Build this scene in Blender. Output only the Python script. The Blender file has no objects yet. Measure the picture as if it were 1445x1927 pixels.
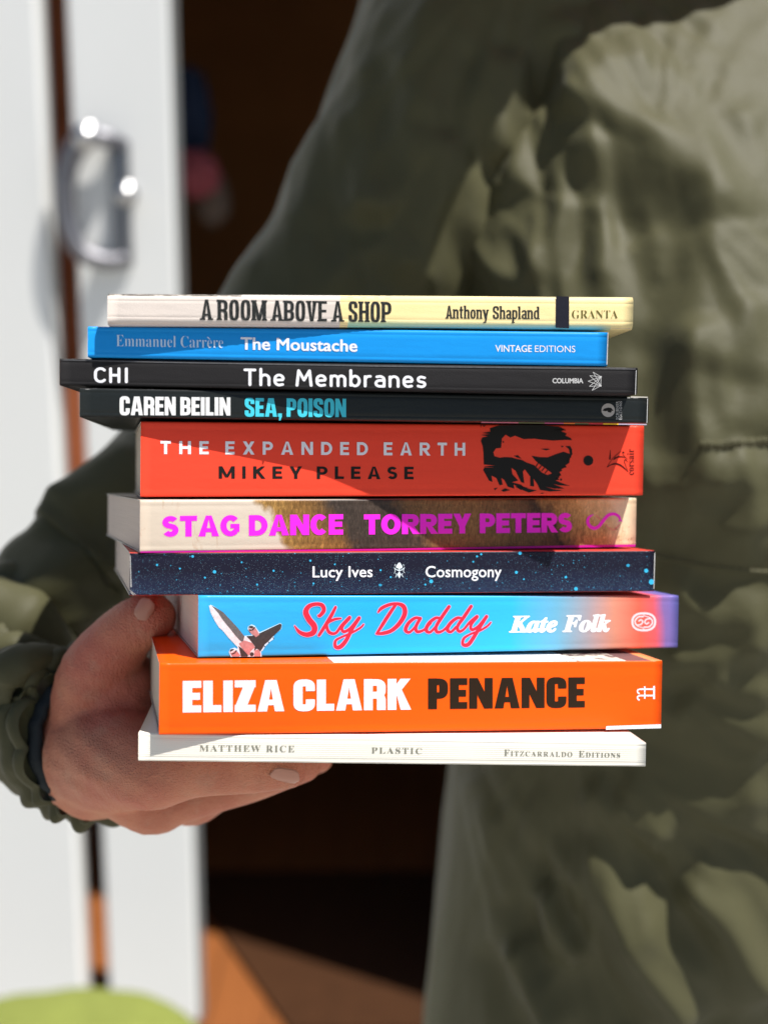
import bpy, bmesh, math, random
import numpy as np
from mathutils import Vector, Matrix, noise
from mathutils.geometry import delaunay_2d_cdt
random.seed(7)
S = bpy.context.scene
C = S.collection
PI = math.pi
PW, PH, F = 1445.0, 1927.0, 2281.0          # size of the photograph and focal length in its pixels
TH, TAU, RHO = 0.17607, -0.14636, 0.01179    # camera pitch; tilt and roll of the stack

# ------------------------------------------------------------------ camera
cd = bpy.data.cameras.new('camera'); cam = bpy.data.objects.new('camera', cd); C.objects.link(cam)
cam.location = (0, 0, 0); cam.rotation_euler = (PI/2 - TH, 0, 0)
cd.sensor_fit = 'VERTICAL'; cd.sensor_height = 36.0; cd.lens = 36.0*F/PH
cd.clip_start = 0.05; cd.clip_end = 200
cd.dof.use_dof = True; cd.dof.focus_distance = 0.478
cd.dof.aperture_fstop = (cd.lens/1000.0)/0.0086
S.camera = cam
RS = Matrix.Rotation(TAU, 3, 'X') @ Matrix.Rotation(RHO, 3, 'Y')    # stack frame
# ------------------------------------------------------------------ light
sv = (RS @ Vector((0.42, -0.40, 1.0))).normalized()                 # towards the sun
world = bpy.data.worlds.new('World'); S.world = world; world.use_nodes = True
wn = world.node_tree.nodes; bg = wn['Background']
sky = wn.new('ShaderNodeTexSky'); sky.sky_type = 'NISHITA'; sky.sun_disc = False
sky.sun_elevation = math.asin(sv.z); sky.sun_rotation = math.atan2(sv.x, sv.y)
world.node_tree.links.new(sky.outputs[0], bg.inputs[0]); bg.inputs[1].default_value = 0.06
sd = bpy.data.lights.new('sun', 'SUN'); sd.energy = 5.0; sd.angle = math.radians(0.53); sd.color = (1.0, 0.955, 0.89)
sun = bpy.data.objects.new('sun', sd); C.objects.link(sun)
sun.rotation_euler = sv.to_track_quat('Z', 'Y').to_euler()
S.view_settings.view_transform = 'Standard'; S.view_settings.look = 'None'
S.view_settings.exposure = 0.62; S.view_settings.gamma = 1.0; S.view_settings.use_curve_mapping = False

# ------------------------------------------------------------------ helpers
def tag(o, label=None, cat=None, group=None, kind=None):
    if label: o['label'] = label
    if cat: o['category'] = cat
    if group: o['group'] = group
    if kind: o['kind'] = kind
    return o
def empty(name, M=Matrix()):
    o = bpy.data.objects.new(name, None); C.objects.link(o); o.matrix_world = M; o.empty_display_size = .02
    return o
def mesh(name, verts, faces, mats, parent=None, smooth=False, mi=None):
    me = bpy.data.meshes.new(name); me.from_pydata([tuple(v) for v in verts], [], faces)
    for m in (mats if isinstance(mats, (list, tuple)) else [mats]): me.materials.append(m)
    if mi: me.polygons.foreach_set('material_index', mi)
    if smooth: me.polygons.foreach_set('use_smooth', [True]*len(me.polygons))
    me.update()
    o = bpy.data.objects.new(name, me); C.objects.link(o)
    if parent: o.parent = parent
    return o
def ray(px, py):
    a, b = (px-PW/2)/F, (PH/2-py)/F
    c, s = math.cos(TH), math.sin(TH)
    return Vector((a, c+b*s, -s+b*c))
def at(px, py, Y):
    r = ray(px, py); return r*(Y/r.y)
def node_mat(name):
    m = bpy.data.materials.new(name); m.use_nodes = True
    nt = m.node_tree; return m, nt, nt.nodes['Principled BSDF']
def N(nt, t, **kw):
    n = nt.nodes.new(t)
    for k, v in kw.items():
        if k in n.inputs.keys(): n.inputs[k].default_value = v
        else: setattr(n, k, v)
    return n
def ramp(nt, fac, stops, interp='LINEAR'):
    r = nt.nodes.new('ShaderNodeValToRGB'); r.color_ramp.interpolation = interp
    e = r.color_ramp.elements
    while len(e) < len(stops): e.new(.5)
    for k, (p, c) in enumerate(stops):
        e[k].position = p; e[k].color = (c[0], c[1], c[2], 1) if hasattr(c, '__len__') else (c, c, c, 1)
    nt.links.new(fac, r.inputs[0]); return r.outputs[0]
def mixc(nt, fac, a, b, mode='MIX'):
    m = nt.nodes.new('ShaderNodeMix'); m.data_type = 'RGBA'; m.blend_type = mode
    for s, v in ((0, fac), (6, a), (7, b)):
        if hasattr(v, 'is_linked'): nt.links.new(v, m.inputs[s])
        elif s == 0: m.inputs[0].default_value = v
        else: m.inputs[s].default_value = (v[0], v[1], v[2], 1)
    return m.outputs[2]
def math_(nt, op, a, b=0.0, c=None):
    m = nt.nodes.new('ShaderNodeMath'); m.operation = op
    for i, v in enumerate((a, b, c)):
        if v is None: continue
        if hasattr(v, 'is_linked'): nt.links.new(v, m.inputs[i])
        else: m.inputs[i].default_value = v
    return m.outputs[0]
def coords(nt):
    tc = nt.nodes.new('ShaderNodeTexCoord'); sx = nt.nodes.new('ShaderNodeSeparateXYZ')
    nt.links.new(tc.outputs['Object'], sx.inputs[0]); return tc.outputs['Object'], sx.outputs
def noise_(nt, co, scale, detail=3, rough=.5, stretch=None, dist=0):
    n = N(nt, 'ShaderNodeTexNoise', Scale=scale, Detail=detail, Roughness=rough, Distortion=dist)
    if stretch:
        mp = nt.nodes.new('ShaderNodeMapping'); mp.inputs['Scale'].default_value = stretch
        nt.links.new(co, mp.inputs[0]); co = mp.outputs[0]
    nt.links.new(co, n.inputs['Vector']); return n.outputs['Fac']
def bump(nt, b, h, dist, strength=1.0):
    n = N(nt, 'ShaderNodeBump', Strength=strength, Distance=dist)
    nt.links.new(h, n.inputs['Height']); nt.links.new(n.outputs[0], b.inputs['Normal'])
def plain(name, col, rough=.5, metal=0, var=.0, vs=400, coat=0, bmp=0, bs=900):
    m, nt, b = node_mat(name)
    b.inputs['Roughness'].default_value = rough; b.inputs['Metallic'].default_value = metal
    if not metal and rough > .35: b.inputs['Specular IOR Level'].default_value = .15
    b.inputs['Base Color'].default_value = (*col, 1); b.inputs['Coat Weight'].default_value = coat
    co, _ = coords(nt)
    if var:
        f = noise_(nt, co, vs, 4, .6)
        nt.links.new(mixc(nt, f, [c*(1-var) for c in col], [min(1, c*(1+var)) for c in col]), b.inputs['Base Color'])
    if bmp: bump(nt, b, noise_(nt, co, bs, 3), bmp)
    return m
def stock(name, colfn, rough=.38, coat=.25, grain=.00006):
    """printed cover stock: colfn gives the printed colour, the sheet is a little wavy and grained"""
    m, nt, b = node_mat(name); co, xyz = coords(nt)
    nt.links.new(colfn(nt, co, xyz), b.inputs['Base Color'])
    b.inputs['Roughness'].default_value = rough; b.inputs['Coat Weight'].default_value = coat
    b.inputs['Coat Roughness'].default_value = .2; b.inputs['Specular IOR Level'].default_value = .16; b.inputs['Coat Weight'].default_value = coat*.3
    h1 = noise_(nt, co, 2200, 2); h2 = noise_(nt, co, 55, 3, .5, (1, 1, 2.5))
    h3 = noise_(nt, co, 600, 2, .5, (.03, 1, 1.2))
    h = math_(nt, 'ADD', math_(nt, 'MULTIPLY', h1, grain/.001), math_(nt, 'MULTIPLY', h2, .45))
    h = math_(nt, 'ADD', h, math_(nt, 'MULTIPLY', h3, .035))
    bump(nt, b, h, .001, .6)
    return m
def flat_col(col, var=.05, vs=500):
    def fn(nt, co, xyz):
        f = noise_(nt, co, vs, 5, .65)
        return mixc(nt, f, [c*(1-var) for c in col], [min(1, c*(1+var)) for c in col])
    return fn

# ------------------------------------------------------------------ stroke lettering: polygons in a unit em (cap height 1)
def strip(pts, wv, wh, closed=False):
    n = len(pts); L = []; Rr = []
    for i in range(n):
        a = pts[(i-1) % n] if closed or i > 0 else pts[i]
        b = pts[(i+1) % n] if closed or i < n-1 else pts[i]
        dx, dy = b[0]-a[0], b[1]-a[1]; l = math.hypot(dx, dy) or 1
        nx, ny = -dy/l, dx/l
        w1 = wv[i] if hasattr(wv, '__len__') else wv; w2 = wh[i] if hasattr(wh, '__len__') else wh
        L.append((pts[i][0]+nx*w1/2, pts[i][1]+ny*w2/2)); Rr.append((pts[i][0]-nx*w1/2, pts[i][1]-ny*w2/2))
    return [[L[i], Rr[i], Rr[(i+1) % n], L[(i+1) % n]] for i in range(n if closed else n-1)]
def disc(cx, cy, rx, ry=None, n=18):
    ry = ry or rx
    return [(cx+rx*math.cos(2*PI*k/n), cy+ry*math.sin(2*PI*k/n)) for k in range(n)]
def rect(x0, y0, x1, y1): return [(x0, y0), (x1, y0), (x1, y1), (x0, y1)]
def para(xa, ya, xb, yb, w): return [(xa-w/2, ya), (xa+w/2, ya), (xb+w/2, yb), (xb-w/2, yb)]
def arc(cx, cy, rx, ry, a0, a1, e=2.0, n=22):
    out = []
    for k in range(n+1):
        a = math.radians(a0+(a1-a0)*k/n); c, s = math.cos(a), math.sin(a)
        out.append((cx+rx*math.copysign(abs(c)**(2/e), c), cy+ry*math.copysign(abs(s)**(2/e), s)))
    return out
def caps(ch, W, w, h, e=2.0, slab=0.0, apex=0.0):
    """one capital as overlapping polygons. W width, w stem, h bar, e squareness of the curves, slab serif thickness"""
    P = []; x0, x1, y0, y1 = w/2, W-w/2, h/2, 1-h/2; m = .5
    st = lambda x: rect(x-w/2, 0, x+w/2, 1)
    if ch in 'BDEFHIKLMNPRTUVWXYJ' and ch not in 'TVWXYMNJ': P.append(st(x0 if ch != 'I' else W/2))
    if ch in 'EFL':
        if ch != 'L': P += [rect(w*.5, 1-h, W, 1), rect(w*.5, m-h/2+.01, W*.93, m+h/2+.01)]
        if ch != 'F': P.append(rect(w*.5, 0, W, h))
    elif ch == 'H': P += [st(x1), rect(x0, m-h/2, x1, m+h/2)]
    elif ch == 'T': P += [st(W/2), rect(0, 1-h, W, 1)]
    elif ch == 'I': pass
    elif ch in 'PRB':
        yb = m-.02 if ch != 'P' else m-.06
        r = (1-h/2-yb)/2; cx = max(w, x1-r*1.0)
        top = [(w*.5, y1)]+arc(cx, (y1+yb)/2, x1-cx, (y1-yb)/2, 90, -90, e)+[(w*.5, yb)]
        P += strip(top, w*.98, h*.95)
        if ch == 'B':
            cx2 = cx+.0*W; P += strip([(w*.5, yb)]+arc(cx2, (yb+y0)/2, x1-cx2+.02*W, (yb-y0)/2, 90, -90, e)+[(w*.5, y0)], w, h*.95)
        if ch == 'R':
            if e > 2.5: P += strip([(x0, yb)]+arc(x1-.16, yb-.16, .16, .16, 90, 0, 2, 8)+[(x1, 0)], w, h); P[-1] = P[-1]
            else: P.append([(w*.9, yb), (W*.62, yb), (W*1.06, 0), (W*1.06-w*1.18, 0)])
    elif ch == 'D':
        cx = max(w, W*.42 if e < 2.5 else x1-.25)
        P += strip([(w*.5, y1)]+arc(cx, m, x1-cx, y1-m, 90, -90, e, 30)+[(w*.5, y0)], w, h)
    elif ch == 'O': P += strip(arc(W/2, m, x1-W/2, y1-m+.012, 0, 360, e, 44)[:-1], w, h, True)
    elif ch in 'CG':
        a = 42 if e < 2.5 else 0
        if e < 2.5: P += strip(arc(W/2+.02, m, x1-W/2+.02, y1-m+.012, a, 360-a, e, 40), w, h)
        else:
            P += strip([(x1, .635)]+arc(W/2, .72, x1-W/2, y1-.72+.01, 0, 180, e)+arc(W/2, .28, x1-W/2, .28-y0+.01, 180, 360, e)+[(x1, .37)], w, h)
        if ch == 'G': P += [rect(W*.52, .5-h*.5, W*.99, .5+h*.35), rect(W*.99-w*.9, .2, W*.99, .5)]
    elif ch == 'S':
        if e < 2.5:
            r1, r2 = (y1-m-.01)/2, (m+.01-y0)/2; hw = x1-W/2
            pts = arc(W/2, y1-r1, hw, r1, 28, 90, e, 8)+arc(W/2, y1-r1, hw, r1, 95, 235, e, 16)+arc(W/2, y0+r2, hw, r2, 55, -90, e, 16)+arc(W/2, y0+r2, hw, r2, -95, -152, e, 8)
            P += strip(pts, w*.97, h)
        else:
            hw = x1-W/2
            pts = [(x1, .68)]+arc(W/2, .76, hw, y1-.76+.01, 0, 180, e, 16)+[(x0, .68)]+[(x0+.02, .6), (W/2, .5), (x1-.02, .40)]+[(x1, .32)]+arc(W/2, .24, hw, .24-y0+.01, 0, -180, e, 16)+[(x0, .33)]
            P += strip(pts, w, h)
    elif ch == 'A':
        t = max(w*.9, apex); wb = w*(1.12 if e < 2.5 else 1.02)
        P += [[(0, 0), (wb, 0), (W/2+t*.12, 1), (W/2-t/2, 1)], [(W-wb, 0), (W, 0), (W/2+t/2, 1), (W/2-t*.12, 1)], rect(W*.22, .2, W*.78, .2+h*.8)]
    elif ch == 'V':
        P += [[(W/2-w*.5, 0), (W/2+w*.1, 0), (w*1.08, 1), (0, 1)], [(W/2-w*.1, 0), (W/2+w*.5, 0), (W, 1), (W-w*1.08, 1)]]
    elif ch == 'Y':
        P += [rect(W/2-w/2, 0, W/2+w/2, .45), [(W/2-w/2, .36), (W/2+w/2, .36), (w*1.1, 1), (0, 1)], [(W/2-w/2, .36), (W/2+w/2, .36), (W, 1), (W-w*1.1, 1)]]
    elif ch == 'X': P += [para(w*.6, 0, W-w*.6, 1, w*1.15), para(W-w*.6, 0, w*.6, 1, w*1.15)]
    elif ch == 'N': v = w*(.92 if e > 2.5 else 1); g = w*(.98 if e > 2.5 else 1.12); P += [rect(0, 0, v, 1), rect(W-v, 0, W, 1), [(W-g, 0), (W, 0), (g, 1), (0, 1)]]
    elif ch == 'M':
        v = .1 if e < 2.5 else 0.0
        P += [st(x0), st(x1), [(W/2-w*.45, v), (W/2+w*.45, v), (w*1.05, 1), (0, 1)], [(W/2-w*.45, v), (W/2+w*.45, v), (W, 1), (W-w*1.05, 1)]]
    elif ch == 'K': P += [[(x0, .26), (x0, .64), (W-w*1.15, 1), (W, 1)], [(w*1.0, .52), (w*1.45, .74), (W*1.03, 0), (W*1.03-w*1.2, 0)]]
    elif ch == 'Z': P += [rect(0, 1-h, W, 1), rect(0, 0, W, h), [(0, h*.6), (w*1.25, h*.6), (W, 1-h*.6), (W-w*1.25, 1-h*.6)]]
    elif ch == 'U': P += strip([(x0, 1)]+arc(W/2, y0+.22, x1-W/2, .22, 180, 360, e)+[(x1, 1)], w, h)
    elif ch == ',': P += [rect(0, 0, w, h), [(w*.25, -.2), (w*.6, -.2), (w, .02), (w*.3, .02)]]
    if slab:
        s, o_ = slab, w*.28
        ser = {'A': [(w*.4, 0), (W-w*.4, 0)], 'R': [(x0, 0), (x0, 1)], 'M': [(x0, 0), (x1, 0), (x0, 1), (x1, 1)], 'B': [(x0, 0), (x0, 1)], 'V': [(w*.5, 1), (W-w*.5, 1)],
               'E': [(x0, 0), (x0, 1)], 'H': [(x0, 0), (x1, 0), (x0, 1), (x1, 1)], 'P': [(x0, 0), (x0, 1)]}
        for (x, y) in ser.get(ch, []): P.append(rect(x-w/2-o_, 0 if y == 0 else 1-s, x+w/2+o_, s if y == 0 else 1))
    return P
WID = dict(A=1.08, B=.92, C=.95, D=1.0, E=.8, F=.78, G=1.02, H=1.0, I=.0, K=.98, L=.76, M=1.3, N=1.04, O=1.08, P=.9, R=.95, S=.84, T=.88, U=1, V=1.05, X=1.02, Y=1.02, Z=.86)
def set_caps(text, W, w, h, e, gap, space, slab=0, apex=0, over={}):
    x = 0; out = []
    for ch in text:
        if ch == ' ': x += space; continue
        cw = w if ch in 'I,' else over.get(ch, W*WID[ch])
        g = caps(ch, cw, w, h, e, slab, apex)
        out += [[(px+x, py) for px, py in p] for p in g]; x += cw+gap
    return out
def rounded(text, w, gap, space):
    """monoline round-ended lettering"""
    X = .68
    def A(*a, **k): return arc(*a, **k)
    G = {
     'C': (.52, [A(.34, .66, .34, .34, 40, 180, n=10)+A(.34, .34, .34, .34, 180, 320, n=10)]),
     'H': (.56, [[(0, 0), (0, 1)], [(.56, 0), (.56, 1)], [(0, .5), (.56, .5)]]),
     'I': (.0, [[(0, 0), (0, 1)]]),
     'T': (.6, [[(0, 1), (.6, 1)], [(.3, 0), (.3, 1)]]),
     'M': (.86, [[(0, 0), (.1, 1)], [(.1, 1), (.43, .36)], [(.43, .36), (.76, 1)], [(.76, 1), (.86, 0)]]),
     'h': (.5, [[(0, 0), (0, 1.06)], [(0, .4)]+A(.25, X-.27, .25, .27, 170, 0, n=12)+[(.5, 0)]]),
     'n': (.5, [[(0, 0), (0, X-.02)], [(0, .4)]+A(.25, X-.27, .25, .27, 170, 0, n=12)+[(.5, 0)]]),
     'm': (.84, [[(0, 0), (0, X-.02)], [(0, .4)]+A(.21, X-.23, .21, .23, 170, 0, n=12)+[(.42, 0)], [(.42, .4)]+A(.63, X-.23, .21, .23, 170, 0, n=12)+[(.84, 0)]]),
     'r': (.3, [[(0, 0), (0, X-.02)], [(0, .38)]+A(.26, X-.28, .26, .28, 170, 78, n=8)]),
     'b': (.52, [[(0, .04), (0, 1.06)], A(.26, X/2, .26, X/2, 0, 360, n=24)]),
     'a': (.5, [[(.06, X-.03)]+A(.24, X-.24, .26, .24, 100, 0, n=10)+[(.5, 0)], [(.5, .4), (.25, .4)]+A(.22, .2, .22, .2, 90, 270, n=10)+[(.5, .0)]]),
     'e': (.5, [[(0, .33), (.5, .36)]+A(.25, X-.26, .25, .26, 0, 180, n=12)+A(.26, .27, .26, .27, 180, 290, n=10)+[(.46, .04)]]),
     's': (.42, [[(.4, X-.05)]+A(.2, X-.17, .19, .17, 70, 245, n=10)+A(.21, .17, .21, .17, 60, -110, n=10)+[(.01, .05)]])}
    x = 0; out = []
    for ch in text:
        if ch == ' ': x += space; continue
        adv, st = G[ch]
        for s in st:
            s = [(a+x, b) for a, b in s]; out += strip(s, w, w)+[disc(s[0][0], s[0][1], w/2), disc(s[-1][0], s[-1][1], w/2)]
            out += [disc(p[0], p[1], w/2, n=12) for p in s[1:-1]] if len(s) < 7 else []
        x += adv+gap
    return out
def tri_union(polys):
    vs = []; fs = []
    for p in polys:
        a = sum(p[i][0]*p[(i+1) % len(p)][1]-p[(i+1) % len(p)][0]*p[i][1] for i in range(len(p)))
        if abs(a) < 1e-9: continue
        if a < 0: p = p[::-1]
        fs.append(list(range(len(vs), len(vs)+len(p)))); vs += [Vector(q) for q in p]
    P = [np.array([vs[i][:] for i in f]) for f in fs]
    ed = list({tuple(sorted((f[i], f[(i+1) % len(f)]))) for f in fs for i in range(len(f))})
    r = delaunay_2d_cdt(vs, ed, [], 0, 1e-7)
    V = np.array([v[:] for v in r[0]]); T = np.array([f[:] for f in r[2]]); c = V[T].mean(axis=1); ins = np.zeros(len(T), bool)
    for p in P:
        lo, hi = p.min(0), p.max(0); k = np.where(~ins & (c[:, 0] >= lo[0]) & (c[:, 0] <= hi[0]) & (c[:, 1] >= lo[1]) & (c[:, 1] <= hi[1]))[0]
        if not len(k): continue
        q = c[k]; inp = np.zeros(len(k), bool)
        for i in range(len(p)):
            (xa, ya), (xb, yb) = p[i], p[(i+1) % len(p)]
            if ya == yb: continue
            m = ((ya > q[:, 1]) != (yb > q[:, 1])) & (q[:, 0] < (xb-xa)*(q[:, 1]-ya)/(yb-ya)+xa); inp ^= m
        ins[k[inp]] = True
    T = T[ins]; used = np.unique(T); mp = {int(u): i for i, u in enumerate(used)}
    return [tuple(V[u]) for u in used], [tuple(mp[int(i)] for i in t) for t in T]
def font(text, offset=0.0, spacing=1.0, bold=None, italic=False):
    """text through Blender's built-in font; bold='serif'/'serifi' uses its mathematical serif letters"""
    base = {'serif': (0x1d400, 0x1d41a), 'serifi': (0x1d468, 0x1d482)}.get(bold)
    conv = lambda s: s if not base else ''.join(chr(base[0]+ord(c)-65) if 'A' <= c <= 'Z' else chr(base[1]+ord(c)-97) if 'a' <= c <= 'z' else c for c in s)
    def build(s):
        cu = bpy.data.curves.new('t', 'FONT'); cu.body = conv(s); cu.size = 1; cu.offset = offset; cu.space_character = spacing; cu.resolution_u = 4
        o = bpy.data.objects.new('t', cu); C.objects.link(o)
        dg = bpy.context.evaluated_depsgraph_get(); me = bpy.data.meshes.new_from_object(o.evaluated_get(dg))
        v = [(p.co.x, p.co.y) for p in me.vertices]; f = [tuple(q.vertices) for q in me.polygons]
        bpy.data.objects.remove(o); bpy.data.curves.remove(cu); bpy.data.meshes.remove(me); return v, f
    hv, _ = build('H'); cap = max(y for x, y in hv)-max(0, -offset*0)
    base_y = min(y for x, y in hv); v, f = build(text)
    return [((x), (y-base_y)/(cap-base_y)) for x, y in v], f

def embolden(g, off):
    v, f = g; cnt = {}
    for t in f:
        for i in range(len(t)):
            e = tuple(sorted((t[i], t[(i+1) % len(t)]))); cnt[e] = cnt.get(e, 0)+1
    P = [[v[i] for i in t] for t in f]; used = set()
    for (a, b), c in cnt.items():
        if c == 1:
            d = math.dist(v[a], v[b])
            if d > 1e-5: P += strip([v[a], v[b]], 2*off, 2*off)
            for q in (a, b):
                k = (round(v[q][0], 3), round(v[q][1], 3))
                if k not in used: used.add(k); P.append(disc(v[q][0], v[q][1], off, n=8))
    return tri_union(P)

# ------------------------------------------------------------------ books
class Book:
    def __init__(s, name, X, Y, yaw, L, zTL, zBL, zTR, zBR, W, root, label):
        s.L, s.W = L, W; s.zb = lambda x: zBL+(zBR-zBL)*(x/L+.5); s.zt = lambda x: zTL+(zTR-zTL)*(x/L+.5)
        s.M = (RS.to_4x4() @ Matrix.Translation((X, Y, 0)) @ Matrix.Rotation(yaw, 4, 'Z'))
        s.z0 = (zBL+zBR)/2
        s.M = s.M @ Matrix.Translation((0, 0, s.z0)); s.Mi = s.M.inverted()
        zb, zt, z0 = s.zb, s.zt, s.z0
        s.zb = lambda x: zb(x)-z0; s.zt = lambda x: zt(x)-z0
        s.root = empty(root, s.M); tag(s.root, label, 'book', 'books stacked in the hand'); s.n = 0
    def sp(s, px, py):
        """photo point on the spine plane -> local x, z"""
        r = ray(px, py); n = s.M.to_3x3() @ Vector((0, 1, 0)); o = s.M.translation
        p = s.Mi @ (r*(o.dot(n)/r.dot(n))); return p.x, p.z
    edge = .42
    def cover(s, mats, r=.0008, th=.00035):
        prof = []
        W = s.W
        K = 5
        def path(off):      # (y, which, dz) 'which' 0 bottom 1 top ; u-shape from top back to bottom back
            rr = max(r-off, .0001); q = []
            for y in (W, W*.7, W*.4, W*.15, .0075, .0065, .0055, .003): q.append((y, 1, -off-(.00012 if abs(y-.0065) < 1e-5 else 0)))
            for k in range(K+1):
                a = PI/2*k/K; q.append((r-rr*math.sin(a), 1, -r+rr*math.cos(a)))
            for k in (-.70, -.55, -.4, .5, 2, 3.5, 4.4, 4.55, 4.70): q.append((off+(.00008 if k in (-.55, 4.55) else 0), k, None))
            for k in range(K+1):
                a = PI/2*k/K; q.append((r-rr*math.cos(a), 0, r-rr*math.sin(a)))
            for y in (.003, .0055, .0065, .0075, W*.15, W*.4, W*.7, W): q.append((y, 0, off))
            return q
        outer, inner = path(0), path(th); n = len(outer); NX = 48
        V = []; mi = []; Fc = []
        seed = random.random()*50
        for i in range(NX+1):
            x = -s.L/2+s.L*i/NX
            zt, zb = s.zt(x), s.zb(x)
            for pth, side in ((outer, 0), (inner, 1)):
                for (y, wch, dz) in pth:
                    if dz is None: z = zt-r+(zb-zt+2*r)*(wch+1)/6.0
                    else: z = (zt if wch == 1 else zb)+dz
                    jx = x
                    wob = noise.noise(Vector((x*30+seed, z*60, 0)))*.00007
                    V.append((jx, y+(wob if y < .002 else 0), z+(noise.noise(Vector((x*20+seed, y*15, 9)))*.00006)))
        st = 2*n
        for i in range(NX):
            a, b = i*st, (i+1)*st
            for k in range(n-1):
                Fc.append((a+k, a+k+1, b+k+1, b+k)); y = (outer[k][0]+outer[k+1][0])/2
                mi.append(0 if (outer[k][2] is None or y < r*s.edge) else (1 if outer[k][1] == 1 and outer[k][2] is not None and outer[k][2] <= 0 else 2))
                Fc.append((a+n+k+1, a+n+k, b+n+k, b+n+k+1)); mi.append(3)
            for k in (0, n-1):
                q = (a+k, a+n+k, b+n+k, b+k); Fc.append(q if k else q[::-1]); mi.append(3)
        for a in (0, NX*st):
            for k in range(n-1):
                q = (a+k, a+n+k, a+n+k+1, a+k+1); Fc.append(q if a else q[::-1]); mi.append(3)
        ms = [mats[0], mats[1], mats[2] if len(mats) > 2 else mats[1], PAPER_EDGE]
        c = mesh('cover', V, Fc, ms, s.root, True, mi)
        return c
    def pages(s, mat, r=.0007, end=.0006):
        V = []; Fc = []; NX = 24; NY = 10; L = s.L-2*end; W = s.W-.0012
        # a closed box of pages; the ends are a little fanned
        g = {}
        def vid(x, y, t):
            k = (round(x, 7), round(y, 7), round(t, 4))
            if k not in g:
                zt, zb = s.zt(x)-.0004, s.zb(x)+.0004
                g[k] = len(V); V.append((x, y, zb+(zt-zb)*t))
            return g[k]
        xs = [-L/2+L*i/NX for i in range(NX+1)]; ys = [.0008+(W-.0008)*i/NY for i in range(NY+1)]; ts = [i/6 for i in range(7)]
        for i in range(NX):
            for j in range(NY):
                for t in (0, 1):
                    q = [vid(xs[i], ys[j], t), vid(xs[i+1], ys[j], t), vid(xs[i+1], ys[j+1], t), vid(xs[i], ys[j+1], t)]; Fc.append(q if t else q[::-1])
            for k in range(6):
                for y in (ys[0], ys[-1]):
                    q = [vid(xs[i], y, ts[k]), vid(xs[i+1], y, ts[k]), vid(xs[i+1], y, ts[k+1]), vid(xs[i], y, ts[k+1])]; Fc.append(q if y == ys[0] else q[::-1])
        for j in range(NY):
            for k in range(6):
                for x in (xs[0], xs[-1]):
                    q = [vid(x, ys[j], ts[k]), vid(x, ys[j], ts[k+1]), vid(x, ys[j+1], ts[k+1]), vid(x, ys[j+1], ts[k])]; Fc.append(q if x == xs[0] else q[::-1])
        p = mesh('page_block', V, Fc, mat, s.root); return p
    def ink(s, name, v, f, mat, lift=1, label=None):
        """v already local (x,z)"""
        y = -.00010-.00003*lift
        area = 0
        for q in f[:40]:
            a, b, c = v[q[0]], v[q[1]], v[q[2]]; area += (b[0]-a[0])*(c[1]-a[1])-(c[0]-a[0])*(b[1]-a[1])
        if area < 0: f = [tuple(reversed(q)) for q in f]
        o = mesh(name, [(x, y, z) for x, z in v], f, mat, s.root)
        if label: o['label'] = label
        return o
    def text(s, name, glyphs, q, mat, lift=1):
        """q = (x left, y cap top left, y baseline left, x right, y cap top right, y baseline right) in photo pixels"""
        v, f = glyphs if isinstance(glyphs, tuple) else tri_union(glyphs)
        x0, x1 = min(p[0] for p in v), max(p[0] for p in v)
        tl, bl, tr, br = s.sp(q[0], q[1]), s.sp(q[0], q[2]), s.sp(q[3], q[4]), s.sp(q[3], q[5])
        out = []
        for x, y in v:
            u = (x-x0)/(x1-x0)
            b = (bl[0]+(br[0]-bl[0])*u, bl[1]+(br[1]-bl[1])*u); t = (tl[0]+(tr[0]-tl[0])*u, tl[1]+(tr[1]-tl[1])*u)
            out.append((b[0]+(t[0]-b[0])*y, b[1]+(t[1]-b[1])*y))
        return s.ink(name, out, f, mat, lift)
    def text_up(s, name, glyphs, xb, xt, y0, y1, mat, lift=1):
        """lettering that reads upwards: baseline at x=xb, cap tops at x=xt, from y0 (start, low) to y1"""
        v, f = glyphs if isinstance(glyphs, tuple) else tri_union(glyphs)
        a0, a1 = min(p[0] for p in v), max(p[0] for p in v)
        out = [s.sp(xb+(xt-xb)*y, y0+(y1-y0)*(x-a0)/(a1-a0)) for x, y in v]
        return s.ink(name, out, f, mat, lift)
    def shapes(s, name, polys, mat, lift=1, org=(0, 0), k=1.0, label=None):
        """polys in photo pixels (org + k * coordinate of an enlargement)"""
        v, f = tri_union([[(org[0]+k*x, -(org[1]+k*y)) for x, y in p] for p in polys])
        return s.ink(name, [s.sp(x, -y) for x, y in v], f, mat, lift, label)
def smooth_path(pts, n=6):
    out = []
    P = [pts[0]]+list(pts)+[pts[-1]]
    for i in range(1, len(P)-2):
        for k in range(n):
            t = k/n; a, b, c, d = P[i-1], P[i], P[i+1], P[i+2]
            out.append(tuple(.5*((2*b[j])+(-a[j]+c[j])*t+(2*a[j]-5*b[j]+4*c[j]-d[j])*t*t+(-a[j]+3*b[j]-3*c[j]+d[j])*t**3) for j in range(len(b))))
    out.append(tuple(pts[-1])); return out
def brush(pts, w=None, n=6, cap=True):
    """smooth stroke with round ends; pts (x,y) or (x,y,width)"""
    p = smooth_path([(q[0], q[1], q[2] if len(q) > 2 else w) for q in pts], n)
    ws = [q[2] for q in p]; out = strip([(q[0], q[1]) for q in p], ws, ws)
    if cap: out += [disc(q[0], q[1], q[2]/2, n=12) for q in p[::2]+[p[-1]]]
    return out

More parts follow.
